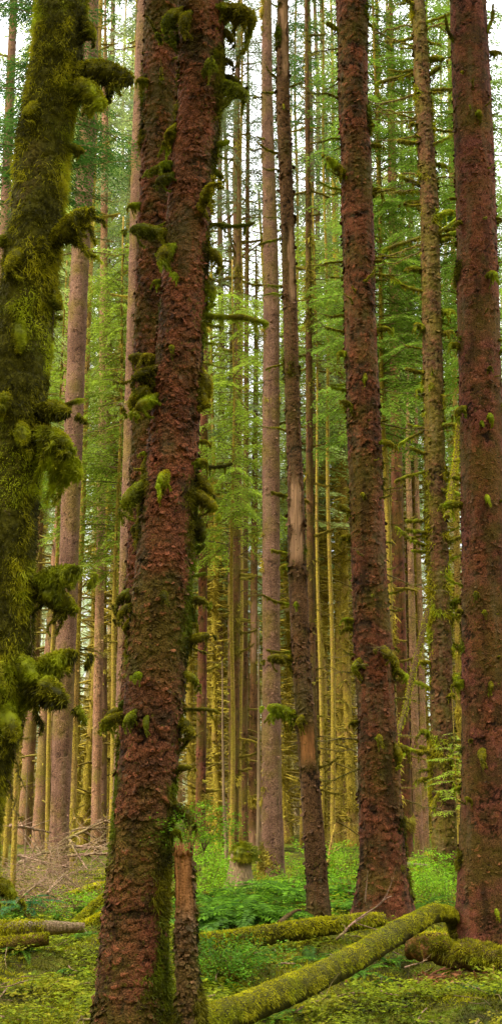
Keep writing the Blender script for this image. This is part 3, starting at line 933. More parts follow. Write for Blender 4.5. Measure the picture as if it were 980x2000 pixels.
mid_tree('dark mossy brown trunk tight against the right of the mauve left trunk', [(0, 196, 12), (200, 186, 14), (600, 172, 14), (1000, 160, 15), (1300, 148, 15), (1680, 140, 16)], 31, M['bark_olive'], .15, 34, seed=21)
mid_tree('slim pinkish trunk between the mauve left trunk and the thickest trunk', [(200, 206, 12), (900, 200, 16), (1300, 193, 18), (1660, 187, 20)], 36, M['bark_pink'], -.5, 6, ['spur'], 500, seed=22)
mid_tree('thin red trunk just right of the thickest trunk', [(300, 402, 12), (1050, 397, 17), (1300, 395, 18), (1635, 391, 21)], 34, M['bark_rust'], -.35, 26, seed=23)
mid_tree('olive brown mossy trunk behind the mossy topped stump', [(420, 466, 8), (700, 465, 13), (1000, 462, 17), (1300, 459, 19), (1660, 455, 22)], 36, M['bark_brown'], .1, 28, seed=24)
mid_tree('very thin straight brown trunk left of the mauve centre trunk', [(250, 484, 7), (700, 481, 9), (1200, 479, 11), (1640, 477, 13)], 38, M['bark_brown'], -.1, 16, ['spur', 'bare'], 1200, seed=25)
mid_tree('brown trunk with a torn pale patch at its foot by the stump', [(700, 500, 9), (1100, 496, 13), (1500, 494, 17), (1660, 494, 20)], 40, M['bark_brown'], 0., 18, seed=26, bare=[(1615, 1660, FRONT - .4, 1.2), (1170, 1290, FRONT, .8)])
mid_tree('thin mossy trunk right of the slim dead snag', [(0, 598, 7), (500, 602, 11), (900, 604, 14), (1300, 607, 17), (1500, 612, 18), (1690, 625, 22)], 27, M['bark_brown'], .05, 44, seed=27, size=(.5, .9))
mid_tree('tall purple brown trunk just right of the dark red trunk', [(100, 762, 14), (700, 770, 20), (1000, 775, 23), (1250, 780, 25), (1660, 792, 28)], 36, M['bark_rust'], -.3, 24, seed=28)
mid_tree('thin mossy trunk hugging the right side of the dark red trunk', [(100, 735, 9), (700, 746, 10), (1200, 762, 12), (1500, 772, 13), (1700, 778, 15)], 29, M['bark_olive'], .25, 34, seed=29)
mid_tree('pinkish trunk at left of a pale pair, left of the tufted brown trunk', [(900, 796, 10), (1300, 806, 14), (1500, 812, 16), (1668, 818, 18)], 38, M['bark_pink'], -.5, 10, ['spur'], 400, seed=30)
mid_tree('pinkish trunk at right of a pale pair, left of the tufted brown trunk', [(900, 812, 8), (1300, 822, 11), (1500, 827, 13), (1668, 831, 14)], 43, M['bark_pink'], -.5, 10, ['spur'], 400, seed=31)
mid_tree('grey trunk partly hidden between the left edge and the shaggy mossy trunk', [(0, 28, 14), (250, 17, 18), (500, 8, 20), (1000, -10, 24), (1660, -30, 30)], 27, M['bark_grey'], -.4, 10, ['spur', 'bare'], 500, seed=32)
mid_tree('pale thin dead stem leaning behind the stump', [(1400, 432, 5), (1500, 436, 7), (1600, 440, 9), (1670, 442, 10)], 33, M['bark_pink'], -.6, 0, ['spur'], 100, seed=33, name='dead_stem', cat='dead tree') if False else None
mid_tree('thin mossy trunk between the tufted brown trunk and the rust red trunk', [(100, 880, 8), (700, 886, 10), (1200, 893, 12), (1680, 900, 14)], 30, M['bark_olive'], .2, 30, seed=34)

# ================================================================== crowns
def bough(g, o, az, L, elev, droop, tw=.1, lf=.05, tone=.5, fan=1., hang=.25, wood=True):
    n = max(4, int(L / tw))
    t = (np.arange(n) + .5) / n * .9 + .1
    ax = np.array([math.cos(az), math.sin(az), 0])
    sd = np.array([-math.sin(az), math.cos(az), 0])
    zc = lambda q: L * (math.sin(elev) * q - droop * q * q)
    pos = o + ax * (L * t)[:, None] + np.array([0, 0, 1.]) * zc(t)[:, None]
    maxtl = L * .40 * fan
    Mx = max(2, int(maxtl / lf))
    for side in (-1, 1):
        tl = maxtl * (np.sin(PI * t ** .75) * .85 + .12) * R.uniform(.5, 1.15, n)
        a = R.uniform(.75, 1.15, n)
        td = ax * np.cos(a)[:, None] + sd * side * np.sin(a)[:, None]
        k = (np.arange(Mx) + .5)[None] * lf * np.ones((n, 1))
        ok = k < tl[:, None]
        c = pos[:, None] + td[:, None] * k[..., None]
        sag = hang * (k ** 2) / max(maxtl, .1) + hang * .25 * k
        c = c - np.array([0, 0, 1.]) * sag[..., None]
        td3 = nrm(td[:, None] - np.array([0, 0, 1.]) * (hang * (.3 + 1.6 * k / max(maxtl, .1)))[..., None])
        sdv = nrm(np.cross(td3, np.array([0, 0, 1.])))
        for ls in (-1, 1):
            d = td3 * .75 + sdv * ls * .65 + R.normal(size=c.shape) * .16
            N = np.array([0, 0, 1.]) + R.normal(size=c.shape) * .35
            cc, dd, NN = c[ok], d[ok], N[ok]
            m = len(cc)
            if m:
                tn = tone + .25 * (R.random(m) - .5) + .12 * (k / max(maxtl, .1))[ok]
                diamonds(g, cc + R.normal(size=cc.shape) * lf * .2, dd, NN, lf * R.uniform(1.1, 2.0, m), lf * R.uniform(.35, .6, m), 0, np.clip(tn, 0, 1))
    if wood:
        q = np.linspace(0, 1, 6)
        tube(g, o + ax * (L * q)[:, None] + np.array([0, 0, 1.]) * zc(q)[:, None], np.linspace(.008 + .005 * L, .003, 6), 3, 1, (.5, .2, 0), cap=False)


def crown_mesh(z0, z1, n, L0, L1, lf, tw, mat, droop=.25, hang=.3, gaps=.0, elev=(-.1, .3), azr=None, name='crown', tone=.5):
    g = G()
    for i in range(n):
        q = (i + R.random()) / n
        if R.random() < gaps:
            continue
        zz = z0 + (z1 - z0) * q
        az = R.uniform(*azr) if azr else R.uniform(0, 2 * PI)
        L = (L0 + (L1 - L0) * q) * R.uniform(.55, 1.15)
        bough(g, np.array([0, 0, zz]), az, L, R.uniform(*elev), droop * R.uniform(.6, 1.4), tw, lf, tone + R.uniform(-.25, .25), R.uniform(.7, 1.1), hang * R.uniform(.6, 1.4))
    return g.mesh(name, [mat, M['twig']])


def understory(label, px, brow, Y, rows, n, L, mat, lf=.05, tw=.11, wt=10, droop=.25, hang=.25, azr=None, trunk_rows=True, tone=.55, gaps=0., L1=None, name='hemlock_tree', leanpx=0):
    q = P(px, brow, Y)
    base = (q[0], Y, float(tz(q[0], Y)))
    t = thing(name, label, 'tree', base)
    z1, z0 = zrow(rows[0], Y) - base[2], zrow(rows[1], Y) - base[2]
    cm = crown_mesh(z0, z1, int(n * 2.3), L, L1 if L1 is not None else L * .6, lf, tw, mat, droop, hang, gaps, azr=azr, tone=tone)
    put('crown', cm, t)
    if trunk_rows:
        g = G()
        zz = np.linspace(-.15, z1 + .8, 40)
        r = px2m(wt, 1200, Y) / 2
        tube(g, np.stack([.03 * np.sin(zz * .7 + px), .03 * np.cos(zz * .5), zz], -1), np.linspace(r * 1.1, r * .35, 40), 9, dat=(.6, .5, 0), lump=.15, seed=int(px))
        g.build('trunk', M['bark_olive'], t)
    return t


understory('bright green hemlock filling the gap between the dark red and tufted trunks', 770, 1690, 27, (-200, 860), 120, 2.0, M['needle_mid'], .055, .11, 11, .35, .6)
understory('bright green hemlock glowing behind the mauve left trunk', 214, 1670, 30, (480, 1120), 62, 2.0, M['needle'], .06, .115, 10, .35, .65)
understory('sparse light green hemlock left of the mauve centre trunk', 452, 1660, 33, (560, 1080), 44, 2.0, M['needle'], .065, .12, 9, .35, .7, tone=.6)
understory('thin hemlock with one bright bough behind the slim dead snag', 628, 1670, 29, (430, 720), 26, 1.7, M['needle'], .06, .115, 8, .35, .65, tone=.6)
understory('green hemlock between the tufted brown trunk and the rust red trunk', 890, 1680, 28, (-200, 700), 84, 1.8, M['needle_mid'], .06, .12, 9, .35, .6)
understory('dark green boughs at the upper left behind the shaggy mossy trunk', 20, 1750, 19, (-250, 400), 60, 1.7, M['needle_dark'], .045, .10, 10, .35, .5)
understory('green hemlock behind the rust red trunk by the right edge', 985, 1680, 26, (-220, 900), 90, 1.8, M['needle_mid'], .055, .11, 9, .35, .6)
understory('hemlock with soft green boughs low between left trunks', 90, 1660, 34, (560, 1000), 44, 2.0, M['needle'], .07, .12, 8, .35, .65, tone=.6)
understory('tall spruce with grey green hanging boughs between the thickest trunk and the mauve centre trunk', 468, 1660, 37, (-200, 420), 30, 2.3, M['needle_lace'], .06, .11, 10, .35, .8, name='spruce_tree')
understory('slender spruce with thin hanging boughs just right of the slim dead snag', 590, 1660, 40, (-200, 420), 24, 2.2, M['needle_lace'], .06, .11, 9, .35, .8, name='spruce_tree')
understory('spruce with dark drooping boughs left of the dark red trunk', 652, 1680, 30, (-200, 330), 24, 1.9, M['needle_dark'], .05, .10, 9, .35, .6, name='spruce_tree')
understory('spruce with hanging grey green boughs between the mauve left trunk and the thickest trunk', 232, 1660, 36, (-200, 560), 36, 2.3, M['needle_lace'], .06, .11, 10, .35, .8, name='spruce_tree')
understory('spruce with soft boughs at the far left edge behind the shaggy mossy trunk', 12, 1660, 32, (-100, 900), 40, 2.2, M['needle_far'], .06, .12, 10, .35, .6, name='spruce_tree')
understory('small bright green hemlock sapling growing beside the base of the tufted trunk', 893, 1700, 23, (1430, 1600), 13, .55, M['needle'], .03, .06, 3, .3, .35, tone=.75, L1=.42, name='hemlock_sapling')

# unseen crowns added high above the near trees to shade their trunks
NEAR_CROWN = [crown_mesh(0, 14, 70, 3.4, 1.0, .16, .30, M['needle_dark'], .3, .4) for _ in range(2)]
for k_, (t_, Y_, py_) in enumerate([(tA, YA, -900), (tB, YB, -620), (tD, YD, -900), (tE, YE, -520), (tF, YF, -600)]):
    rec_ = (trA, trB, trD, trE, trF)[k_][1]
    z_ = zrow(py_, Y_)
    put('crown', NEAR_CROWN[k_ % 2], t_, (float(np.interp(z_, rec_['z'], rec_['x'])) - t_.location[0], 0, z_ - t_.location[2]), (0, 0, k_ * 1.3))

# ================================================================== the far forest
def far_variant(h, r, mat, nst, mossy, crown0, crownL, cm, lf, nb, mm, stubL=(.2, .8)):
    gt = G()
    zz = np.linspace(-.3, h, 90)
    wob = .05 * np.stack([np.sin(zz * .45 + R.random() * 6), np.cos(zz * .37 + R.random() * 6), zz * 0], -1)
    Pn = wob + np.stack([zz * 0, zz * 0, zz], -1)
    rad = r * (1 - .75 * (zz / h)) * (1 + .35 * np.exp(-np.maximum(zz, 0) / .5))
    msv = np.clip(mossy + (vnoise(np.stack([zz * 1.3, zz * 0, zz * 0], -1), int(h * 10)) - .5) * 1.2, 0, 1)
    n = 10
    tube(gt, Pn, rad, n, dat=np.concatenate([np.repeat(np.stack([.5 + .4 * (R.random(90) - .5), msv, 0 * zz], -1), n, 0), [[.5, 0, 0]] * 2]), lump=.26, seed=int(h * 7))
    gb = G()
    for i in range(nst):
        z = R.uniform(.8, h * .6)
        az = R.uniform(0, 2 * PI)
        L = R.uniform(*stubL)
        d = np.array([math.cos(az), math.sin(az), R.uniform(-.35, .25)])
        q = np.linspace(0, 1, 5)[:, None]
        p = np.array([0, 0, z]) + d * (r * .7 + L * q) + np.array([0, 0, R.uniform(-.3, .4) * L]) * q * q
        tube(gb, p, np.linspace(.042, .012, 5), 4, dat=(.6, .8, 0), cap=False)
        if mossy > .2:
            k = int(22 * L / .5)
            tt = R.random(k) ** .8
            c = np.array([0, 0, z]) + d * (r * .7 + L * tt[:, None])
            blades(gb, c, np.array([0, 0, -1.]) + R.normal(size=(k, 3)) * .6, R.uniform(.05, .16, k), R.uniform(.02, .04, k), .1, 1, R.random(k))
    if mossy > .1:
        k = int(5200 * mossy)
        z = R.uniform(0, h * .6, k)
        a = R.uniform(0, 2 * PI, k)
        rr = np.interp(z, zz, rad)
        nr = np.stack([np.cos(a), np.sin(a), 0 * a], -1)
        c = nr * rr[:, None] + np.stack([0 * z, 0 * z, z], -1)
        blades(gt, c, nr + np.array([0, 0, -1.]) * R.uniform(0, 1.2, (k, 1)), R.uniform(.03, .16, k), R.uniform(.015, .05, k), .1, 1, R.random(k), True)
    tm = gt.mesh('trunk', [mat, mm])
    bm = gb.mesh('branches', [mat, mm])
    cr = crown_mesh(crown0, h * 1.02, int(nb * 1.7), crownL, .7, lf * 1.1, lf * 1.8, cm, .35, .6, .05, elev=(-.3, .15), tone=.5) if nb else None
    return tm, bm, cr


FAR = [far_variant(34, .17, M['bark_olive'], 230, .75, 15, 2.4, M['needle_far'], .11, 70, M['moss_far']),
       far_variant(38, .20, M['bark_olive'], 200, .55, 19, 2.6, M['needle_far'], .12, 70, M['moss_far']),
       far_variant(30, .13, M['bark_olive'], 230, .85, 17, 2.0, M['needle_far'], .11, 50, M['moss_far']),
       far_variant(40, .26, M['bark_pink'], 60, .15, 22, 2.8, M['needle_far'], .12, 70, M['moss_far']),
       far_variant(40, .24, M['bark_grey'], 90, .12, 18, 3.0, M['needle_far'], .12, 90, M['moss_far']),
       far_variant(26, .12, M['bark_brown'], 140, .6, 13, 2.0, M['needle_far'], .10, 50, M['moss_far'])]
FAR.append(far_variant(46, .20, M['bark_grey'], 110, .2, 11, 2.6, M['needle_lace'], .085, 46, M['moss_far'], (.4, 1.6)))
FAR_LABELS = ['distant conifer trunk thick with yellow green moss and short dead branches', 'distant mossy olive conifer with many dead branch stubs',
              'very slender far conifer furred with yellow moss', 'bare pinkish trunk of a tall far conifer', 'tall grey far conifer with a drooping grey green crown', 'slender brown far conifer with mossy stubs', 'tall far conifer with thin lacy boughs against the bright sky']
FAR_GROUPS = ['yellow mossed trunks far back', 'olive mossed trunks far back', 'slender yellow trunks far back', 'pinkish trunks far back', 'grey trunks far back', 'slender brown trunks far back', 'lacy conifers against the sky']


M['bark_hazed'] = bark('bark_hazed', (.58, .45, .27), (.48, .35, .20), (.16, .11, .06), moss=(.62, .52, .18), grain=30)  # for the farthest trees: haze put into bark, moss and needle colours
M['moss_hazed'] = leafy('moss_hazed', (.34, .28, .10), (.68, .58, .20), .4, .25, (.58, .54, .2), .8)
M['needle_hazed'] = leafy('needle_hazed', (.36, .44, .20), (.58, .64, .32), .55, .25, (.48, .58, .22), .3)
HAZED = []
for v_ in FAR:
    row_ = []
    for me_, ms_ in zip(v_, (('bark_hazed', 'moss_hazed'), ('bark_hazed', 'moss_hazed'), ('needle_hazed', 'bark_hazed'))):
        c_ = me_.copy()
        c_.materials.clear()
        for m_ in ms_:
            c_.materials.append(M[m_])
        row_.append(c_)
    HAZED.append(row_)


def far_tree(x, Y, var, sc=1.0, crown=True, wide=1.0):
    tm, bm, cr = (HAZED if Y > 57 else FAR)[var]
    t = thing('conifer_tree', FAR_LABELS[var], 'tree', (x, Y, float(tz(x, Y))), FAR_GROUPS[var])
    rz = R.uniform(0, 2 * PI)
    t.rotation_euler = (R.normal() * .022, R.normal() * .022, rz)
    s = (wide, wide, sc)
    put('trunk', tm, t, scale=s)
    tag(put('branches', bm, t, scale=(1, 1, sc)), kind='stuff')
    if crown and cr is not None:
        put('crown', cr, t, scale=(1, 1, sc))
    return t


# columns read from the gaps of the photo: px at row 1400, distance, kind, width factor
for px, Y, var, w in [(84, 42, 3, .8), (98, 50, 3, .6), (168, 44, 0, .9), (176, 55, 2, 1), (212, 46, 0, 1.), (224, 52, 1, .9), (412, 46, 0, 1.), (422, 52, 2, 1.1), (433, 60, 1, 1.1), (426, 40, 2, .9),
                      (508, 52, 3, .6), (553, 44, 0, .95), (563, 50, 2, 1), (620, 48, 0, 1), (632, 42, 1, .9), (641, 56, 2, 1.2), (648, 50, 3, .7), (658, 46, 0, .9), (668, 60, 1, 1), (674, 52, 3, .7), (683, 44, 0, 1.), (640, 70, 4, .8),
                      (790, 56, 4, .9), (800, 62, 4, .8), (836, 50, 2, .9), (888, 60, 4, .7), (895, 48, 0, .7), (758, 46, 0, .9), (120, 60, 4, .9), (60, 46, 3, .9), (40, 52, 0, 1), (20, 44, 1, 1), (155, 62, 3, .8),
                      (200, 58, 0, 1), (232, 64, 4, .9), (378, 50, 0, 1), (386, 62, 1, 1), (446, 66, 4, .9), (470, 58, 0, 1), (488, 64, 2, 1), (575, 58, 5, 1), (595, 66, 1, 1), (607, 56, 2, 1), (690, 66, 4, 1)]:
    q = P(px, 1400, Y)
    far_tree(q[0], Y, var, R.uniform(.5, .7) if 405 < px < 655 else R.uniform(.85, 1.1), wide=w)
for i in range(72):
    Y = 50 + 60 * R.random() ** .9
    px = R.uniform(-120, 1100)
    q = P(px, 1500, Y)
    sky_gap = 425 < px < 655 or 225 < px < 285
    var = int(R.choice([0, 0, 1, 1, 2, 4, 4, 3, 5]))
    far_tree(q[0], Y, var, R.uniform(.42, .62) if sky_gap else R.uniform(.7, 1.1), crown=True, wide=R.uniform(.8, 1.3))

for px, Y in [(432, 46), (478, 52), (590, 56), (628, 48), (455, 40), (612, 42), (575, 62), (30, 60), (215, 44), (225, 58), (255, 46)]:
    far_tree(P(px, 900, Y)[0], Y, 6, R.uniform(.9, 1.05), wide=R.uniform(.7, 1))

for px, Y in [(-30, 66), (5, 74), (26, 82), (45, 70), (66, 90), (92, 72), (108, 86), (130, 78), (160, 92), (70, 62), (410, 74), (452, 88), (560, 72), (600, 90), (625, 80), (660, 76), (795, 84), (812, 72)]:
    far_tree(P(px, 1400, Y)[0], Y, int(R.choice([0, 1, 2, 5])), R.uniform(.5, .7) if 405 < px < 655 else R.uniform(.8, 1.05), wide=R.uniform(.8, 1.3))
# unseen trees added left of and behind the camera to shade the near trunks
for x, Y in [(-9, -2), (-13, 4), (-16, -4), (-7, -8), (-5, -5), (-21, 2), (-11, 1)]:
    t_ = far_tree(x, Y, 4 if x < -10 else 3, R.uniform(.85, 1.05), wide=1.4)  # unseen shade trees, they only borrow the far tree labels
    for c_ in t_.children:
        if c_.name.startswith('crown'):
            c_.scale = (1.5, 1.5, c_.scale[2])

# far wood that reads as one mass
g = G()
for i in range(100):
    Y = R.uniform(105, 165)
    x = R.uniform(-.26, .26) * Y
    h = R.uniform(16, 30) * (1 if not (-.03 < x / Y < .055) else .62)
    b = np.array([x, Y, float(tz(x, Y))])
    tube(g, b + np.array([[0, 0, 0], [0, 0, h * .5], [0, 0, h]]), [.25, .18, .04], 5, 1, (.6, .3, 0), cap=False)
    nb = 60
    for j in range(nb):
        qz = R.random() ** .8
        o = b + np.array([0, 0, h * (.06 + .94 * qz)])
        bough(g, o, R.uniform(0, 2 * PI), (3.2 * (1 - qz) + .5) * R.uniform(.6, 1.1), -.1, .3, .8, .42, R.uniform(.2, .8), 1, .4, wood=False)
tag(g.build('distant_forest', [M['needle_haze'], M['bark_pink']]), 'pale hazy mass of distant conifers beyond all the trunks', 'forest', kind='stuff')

# ================================================================== fallen logs, stump, snag
def log(name, label, cat, pts, rad, mat, moss=True, n=26, m=90, mossn=14000, mossmat=None, L=(.018, .035), hang=.05, W=.006, lump=.18, bareness=None, seed=0, mossy=.6, upto=-.25):
    pts = np.asarray(pts, float)
    t = np.linspace(0, 1, len(pts))
    tt = np.linspace(0, 1, m)
    Pn = np.stack([np.interp(tt, t, pts[:, k]) for k in range(3)], -1)
    ker = np.hanning(13)
    ker /= ker.sum()
    for k in range(3):
        e = np.concatenate([2 * Pn[0, k] - Pn[6:0:-1, k], Pn[:, k], 2 * Pn[-1, k] - Pn[-2:-8:-1, k]])
        Pn[:, k] = np.convolve(e, ker, 'valid')
    rr = np.interp(tt, t, rad)
    o = Pn[0].copy()
    ob = thing(name, label, cat, o)
    g = G()
    da = np.concatenate([np.tile((.55, mossy, 0), (m * n, 1)), [[.5, 0, 1]] * 2])
    if bareness is not None:
        da[:m * n, 2] = np.repeat(np.interp(tt, *bareness), n)
    _, U, Wv, ra = tube(g, Pn - o, rr, n, dat=da, lump=lump, seed=seed)
    g.build('wood', mat, ob)
    if mossn:
        gm = G()
        k = R.integers(0, m, mossn)
        a = R.uniform(0, 2 * PI, mossn)
        nn = U[k] * np.cos(a)[:, None] + Wv[k] * np.sin(a)[:, None]
        patch = fbm(Pn[k] * 4 + nn * .8, 3, seed + 3)
        bare = np.interp(tt[k], *bareness) if bareness is not None else 0 * a
        ok = (nn[:, 2] > upto - 1.2 * (patch - .5)) & (R.random(mossn) > bare)
        k, a, nn, patch = k[ok], a[ok], nn[ok], patch[ok]
        ri = ra[k, (a / (2 * PI) * n).astype(int) % n]
        c = Pn[k] - o + nn * (ri * .98)[:, None] + R.normal(size=nn.shape) * .004
        # neighbours along the log share the gap between two rings
        c = c + (Pn[np.minimum(k + 1, m - 1)] - Pn[k]) * R.random((len(k), 1))
        low = np.clip(.5 - nn[:, 2], 0, 1)
        D = nn * .9 + np.array([0, 0, -1.]) * (.25 + 1.2 * low[:, None]) + R.normal(size=nn.shape) * .6
        Ln = R.uniform(L[0], L[1], len(k)) * (.5 + patch) + hang * low * R.random(len(k)) ** 2
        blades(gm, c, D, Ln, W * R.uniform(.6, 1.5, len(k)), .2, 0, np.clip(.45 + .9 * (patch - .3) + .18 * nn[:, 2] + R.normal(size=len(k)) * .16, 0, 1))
        gm.build('moss', mossmat or M['moss_log'], ob)
    return ob


log('fallen_log', 'bright moss covered log slanting up from the lower centre to the right', 'log',
    [P(330, 2025, 8.6), P(405, 1997, 9.0), P(480, 1969, 9.5), P(582, 1928, 10.2), P(684, 1878, 11.0), P(786, 1815, 12.0), P(845, 1784, 12.7), P(878, 1786, 13.1), P(894, 1830, 13.3)],
    [.110, .110, .108, .108, .105, .098, .088, .076, .056], M['bark_moss'], m=140, mossn=110000, seed=31, mossy=.9, L=(.006, .014), hang=.045, W=.0045, lump=.16, upto=-.15, bareness=([0, .18, .2, .23, .25, .55, .57, .6, .62, 1], [0, 0, .3, .3, 0, 0, .4, .4, 0, 0]))
log('fallen_log', 'mossy log lying level behind the slanting log, under the dead snag', 'log',
    [P(360, 1850, 13.6), P(480, 1834, 13.9), P(600, 1815, 14.3), P(700, 1801, 14.6), P(745, 1797, 14.8)], [.10, .105, .10, .085, .07], M['bark_moss'], mossn=20000, seed=32, mossy=.55, W=.008, upto=-.15, bareness=([0, .55, .8, 1], [0, 0, .5, .7]))
log('fallen_log', 'thick rotting log with shaggy moss at the lower right', 'log',
    [P(795, 1850, 12.6), P(850, 1858, 12.5), P(920, 1868, 12.2), P(1000, 1880, 11.9), P(1100, 1894, 11.6)], [.09, .110, .12, .125, .13], M['bark_dark'], mossn=26000, seed=33, mossy=.5, W=.006, L=(.012, .035), hang=.10, upto=.1, lump=.5, mossmat=M['moss_shag'], bareness=([0, .15, .25, .32, 1], [.9, .8, .5, 0, 0]))
log('fallen_log', 'short brown log lying behind the raised end of the slanting log', 'log',
    [P(770, 1828, 14.2), P(830, 1834, 14.1), P(905, 1838, 14.0)], [.07, .075, .07], M['bark_brown'], m=40, mossn=3000, seed=34, mossy=.3, W=.007)
log('fallen_log', 'upper mossy log with a grey broken end at the left edge', 'log',
    [P(-40, 1816, 13.8), P(20, 1814, 13.9), P(90, 1812, 14.0), P(165, 1812, 14.1)], [.075, .08, .075, .05], M['wood_grey'], m=60, mossn=9000, seed=35, mossy=.3, W=.008, bareness=([0, .6, .66, 1], [0, 0, 1, 1]))
log('fallen_log', 'lower brown log with thin moss at the left edge', 'log',
    [P(-40, 1848, 12.9), P(20, 1844, 13.0), P(95, 1834, 13.1)], [.07, .07, .055], M['bark_brown'], m=50, mossn=5000, seed=36, mossy=.4, W=.007, upto=.2)
log('fallen_log', 'thin mossy pole leaning behind the thickest trunk at left, upper one', 'log',
    [P(140, 1812, 17.0), P(180, 1772, 17.4), P(225, 1738, 17.8)], [.05, .05, .045], M['bark_moss'], m=40, mossn=6000, seed=37, mossy=.8, W=.009, upto=-.6)
log('fallen_log', 'thin mossy pole leaning behind the thickest trunk at left, lower one', 'log',
    [P(140, 1822, 16.0), P(190, 1795, 16.2), P(230, 1775, 16.4)], [.05, .055, .05], M['bark_moss'], m=40, mossn=6000, seed=38, mossy=.8, W=.009, upto=-.6)
log('fallen_log', 'mossy log half sunk in the far brush left of the thickest trunk', 'log',
    [P(130, 1752, 21.0), P(180, 1735, 21.5), P(240, 1722, 22)], [.06, .065, .06], M['bark_moss'], m=40, mossn=5000, seed=39, mossy=.8, W=.010, upto=-.4)
log('fallen_log', 'pale thin log far back between the dark red and tufted trunks', 'log',
    [P(785, 1688, 28), P(845, 1694, 28)], [.06, .055], M['wood_grey'], m=20, mossn=300, seed=40, mossy=.1)
log('fallen_log', 'pale thin log lying across behind the slim dead snag', 'log',
    [P(520, 1727, 24), P(600, 1720, 24.3), P(700, 1718, 24.6)], [.05, .05, .04], M['wood_grey'], m=30, mossn=2500, seed=41, mossy=.4, W=.012)
log('leaning_branch', 'long mossy broken branch leaning against the tufted brown trunk', 'branch',
    [P(772, 1452, 22.5), P(792, 1380, 23), P(806, 1310, 23.4), P(822, 1250, 23.8), P(834, 1190, 24.2)], [.035, .042, .05, .052, .045], M['bark_dark'], n=14, m=60, mossn=1500, seed=42, mossy=.25, W=.012, upto=-.6)
log('leaning_branch', 'curved mossy branch rising beside the left side of the rust red trunk', 'branch',
    [P(872, 1010, 22), P(883, 940, 22.4), P(892, 880, 22.8), P(896, 800, 23)], [.05, .05, .045, .04], M['bark_brown'], n=12, m=50, mossn=3000, seed=43, mossy=.5, W=.012, upto=-.6)

# short broken snag
rowsS = [(1652, 357, 36), (1700, 359, 38), (1790, 362, 42), (1900, 366, 46), (2000, 371, 52), (2070, 373, 58)]
YS = 8.4
tS = thing('broken_snag', 'short broken snag with a bare orange wood top beside the thickest trunk', 'dead tree', base_at(rowsS, YS))
zS, xS, rS = None, None, None
_ext = spine


def spine_cut(rows, Y, step, zb=None, ext=500):
    rows = sorted(rows, key=lambda r: -r[0])
    pts = np.array([P(x, y, Y) for y, x, w in rows])
    rad = np.array([px2m(w, y, Y) / 2 for y, x, w in rows])
    z = np.arange(pts[0, 2] if zb is None else zb, pts[-1, 2], step)
    return z, np.interp(z, pts[:, 2], pts[:, 0]), np.interp(z, pts[:, 2], rad)


spine = spine_cut
trS = trunk(tS, rowsS, YS, M['bark_dark'], 80, .010, .05, .010, .8, 1500, .03, -.15, [(RIGHT, .5), (LEFT, .5)], .5, bare=[(1600, 1785, FRONT - .25, 1.5)], lump=.03, seed=51, coat=16000, coat_L=(.012, .04), coat_W=.0055, zb=tS.location[2] - .15)
g = G()                                             # torn splinters of the top
top = P(357, 1652, YS) - np.array(tS.location)
for i in range(60):
    a = R.uniform(0, 2 * PI)
    rr = .06 * math.sqrt(R.random())
    c = top + np.array([math.cos(a) * rr, math.sin(a) * rr, -.06])
    h = R.uniform(.03, .09)
    tube(g, [c, c + np.array([R.normal() * .006, R.normal() * .006, h])], [.012, .002], 4, dat=(.5, 0, 1))
g.build('splintered_top', M['bark_dark'], tS)

# stump with a cap of moss
rowsT = [(1660, 470, 42), (1690, 469, 46), (1722, 468, 60), (1740, 468, 74)]
YT = 23.5
tT = thing('tree_stump', 'old pale weathered stump capped with bright green moss', 'stump', base_at(rowsT, YT))
trunk(tT, rowsT, YT, M['wood_grey'], 60, .015, .09, .045, .2, 0, .07, -.4, None, 0, bare=[(1600, 1760, FRONT, 3.0)], lump=.12, seed=52, zb=tT.location[2] - .2, cellh=6)
g = G()
top = P(472, 1664, YT) - np.array(tT.location)
a = np.linspace(0, 2 * PI, 24, endpoint=False)
V, Q = [], []
for k, (q, hh) in enumerate([(1.15, -.14), (1.12, -.02), (.9, .06), (.55, .10), (.15, .12)]):
    rr = .20 * q * (1 + .25 * np.sin(a * 3 + 1))
    V.append(np.stack([top[0] + rr * np.cos(a) + .02, top[1] + rr * np.sin(a), top[2] + hh + .02 * np.sin(a * 2)], -1))
for k in range(4):
    for j in range(24):
        Q.append([k * 24 + j, k * 24 + (j + 1) % 24, (k + 1) * 24 + (j + 1) % 24, (k + 1) * 24 + j])
V = np.concatenate(V)
g.add(V, Q, None, 0, (.6, 0, 0))
k = R.integers(0, len(V), 5000)
blades(g, V[k] + R.normal(size=(5000, 3)) * .02, nrm(V[k] - top + np.array([0, 0, .15])) + np.array([0, 0, -.4]), R.uniform(.015, .05, 5000), .009, .2, 0, np.clip(.6 + R.normal(size=5000) * .2, 0, 1))
g.build('moss_cap', M['moss_bright'], tT)

# pale dead stems
for lab, rows, Y in [('pale thin dead stem leaning just left of the mossy stump', [(1290, 434, 4), (1450, 435, 6), (1560, 437, 8), (1680, 443, 11)], 27),
                     ('pale dead stem standing between the stump and the mauve centre trunk', [(1200, 505, 4), (1400, 505, 6), (1560, 505, 9), (1690, 504, 12)], 31),
                     ('pale thin dead stem in the brush at the far left', [(1480, 55, 3), (1660, 50, 6)], 27)]:
    t = thing('dead_tree', lab, 'dead tree', base_at(rows, Y))
    trunk(t, rows, Y, M['wood_grey'], 12, .05, .1, .006, .2, 0, .03, -.7, None, .2, bare=[(0, 1800, FRONT, 3.1)], lump=.02, seed=int(Y), zb=t.location[2] - .1)
spine = _ext

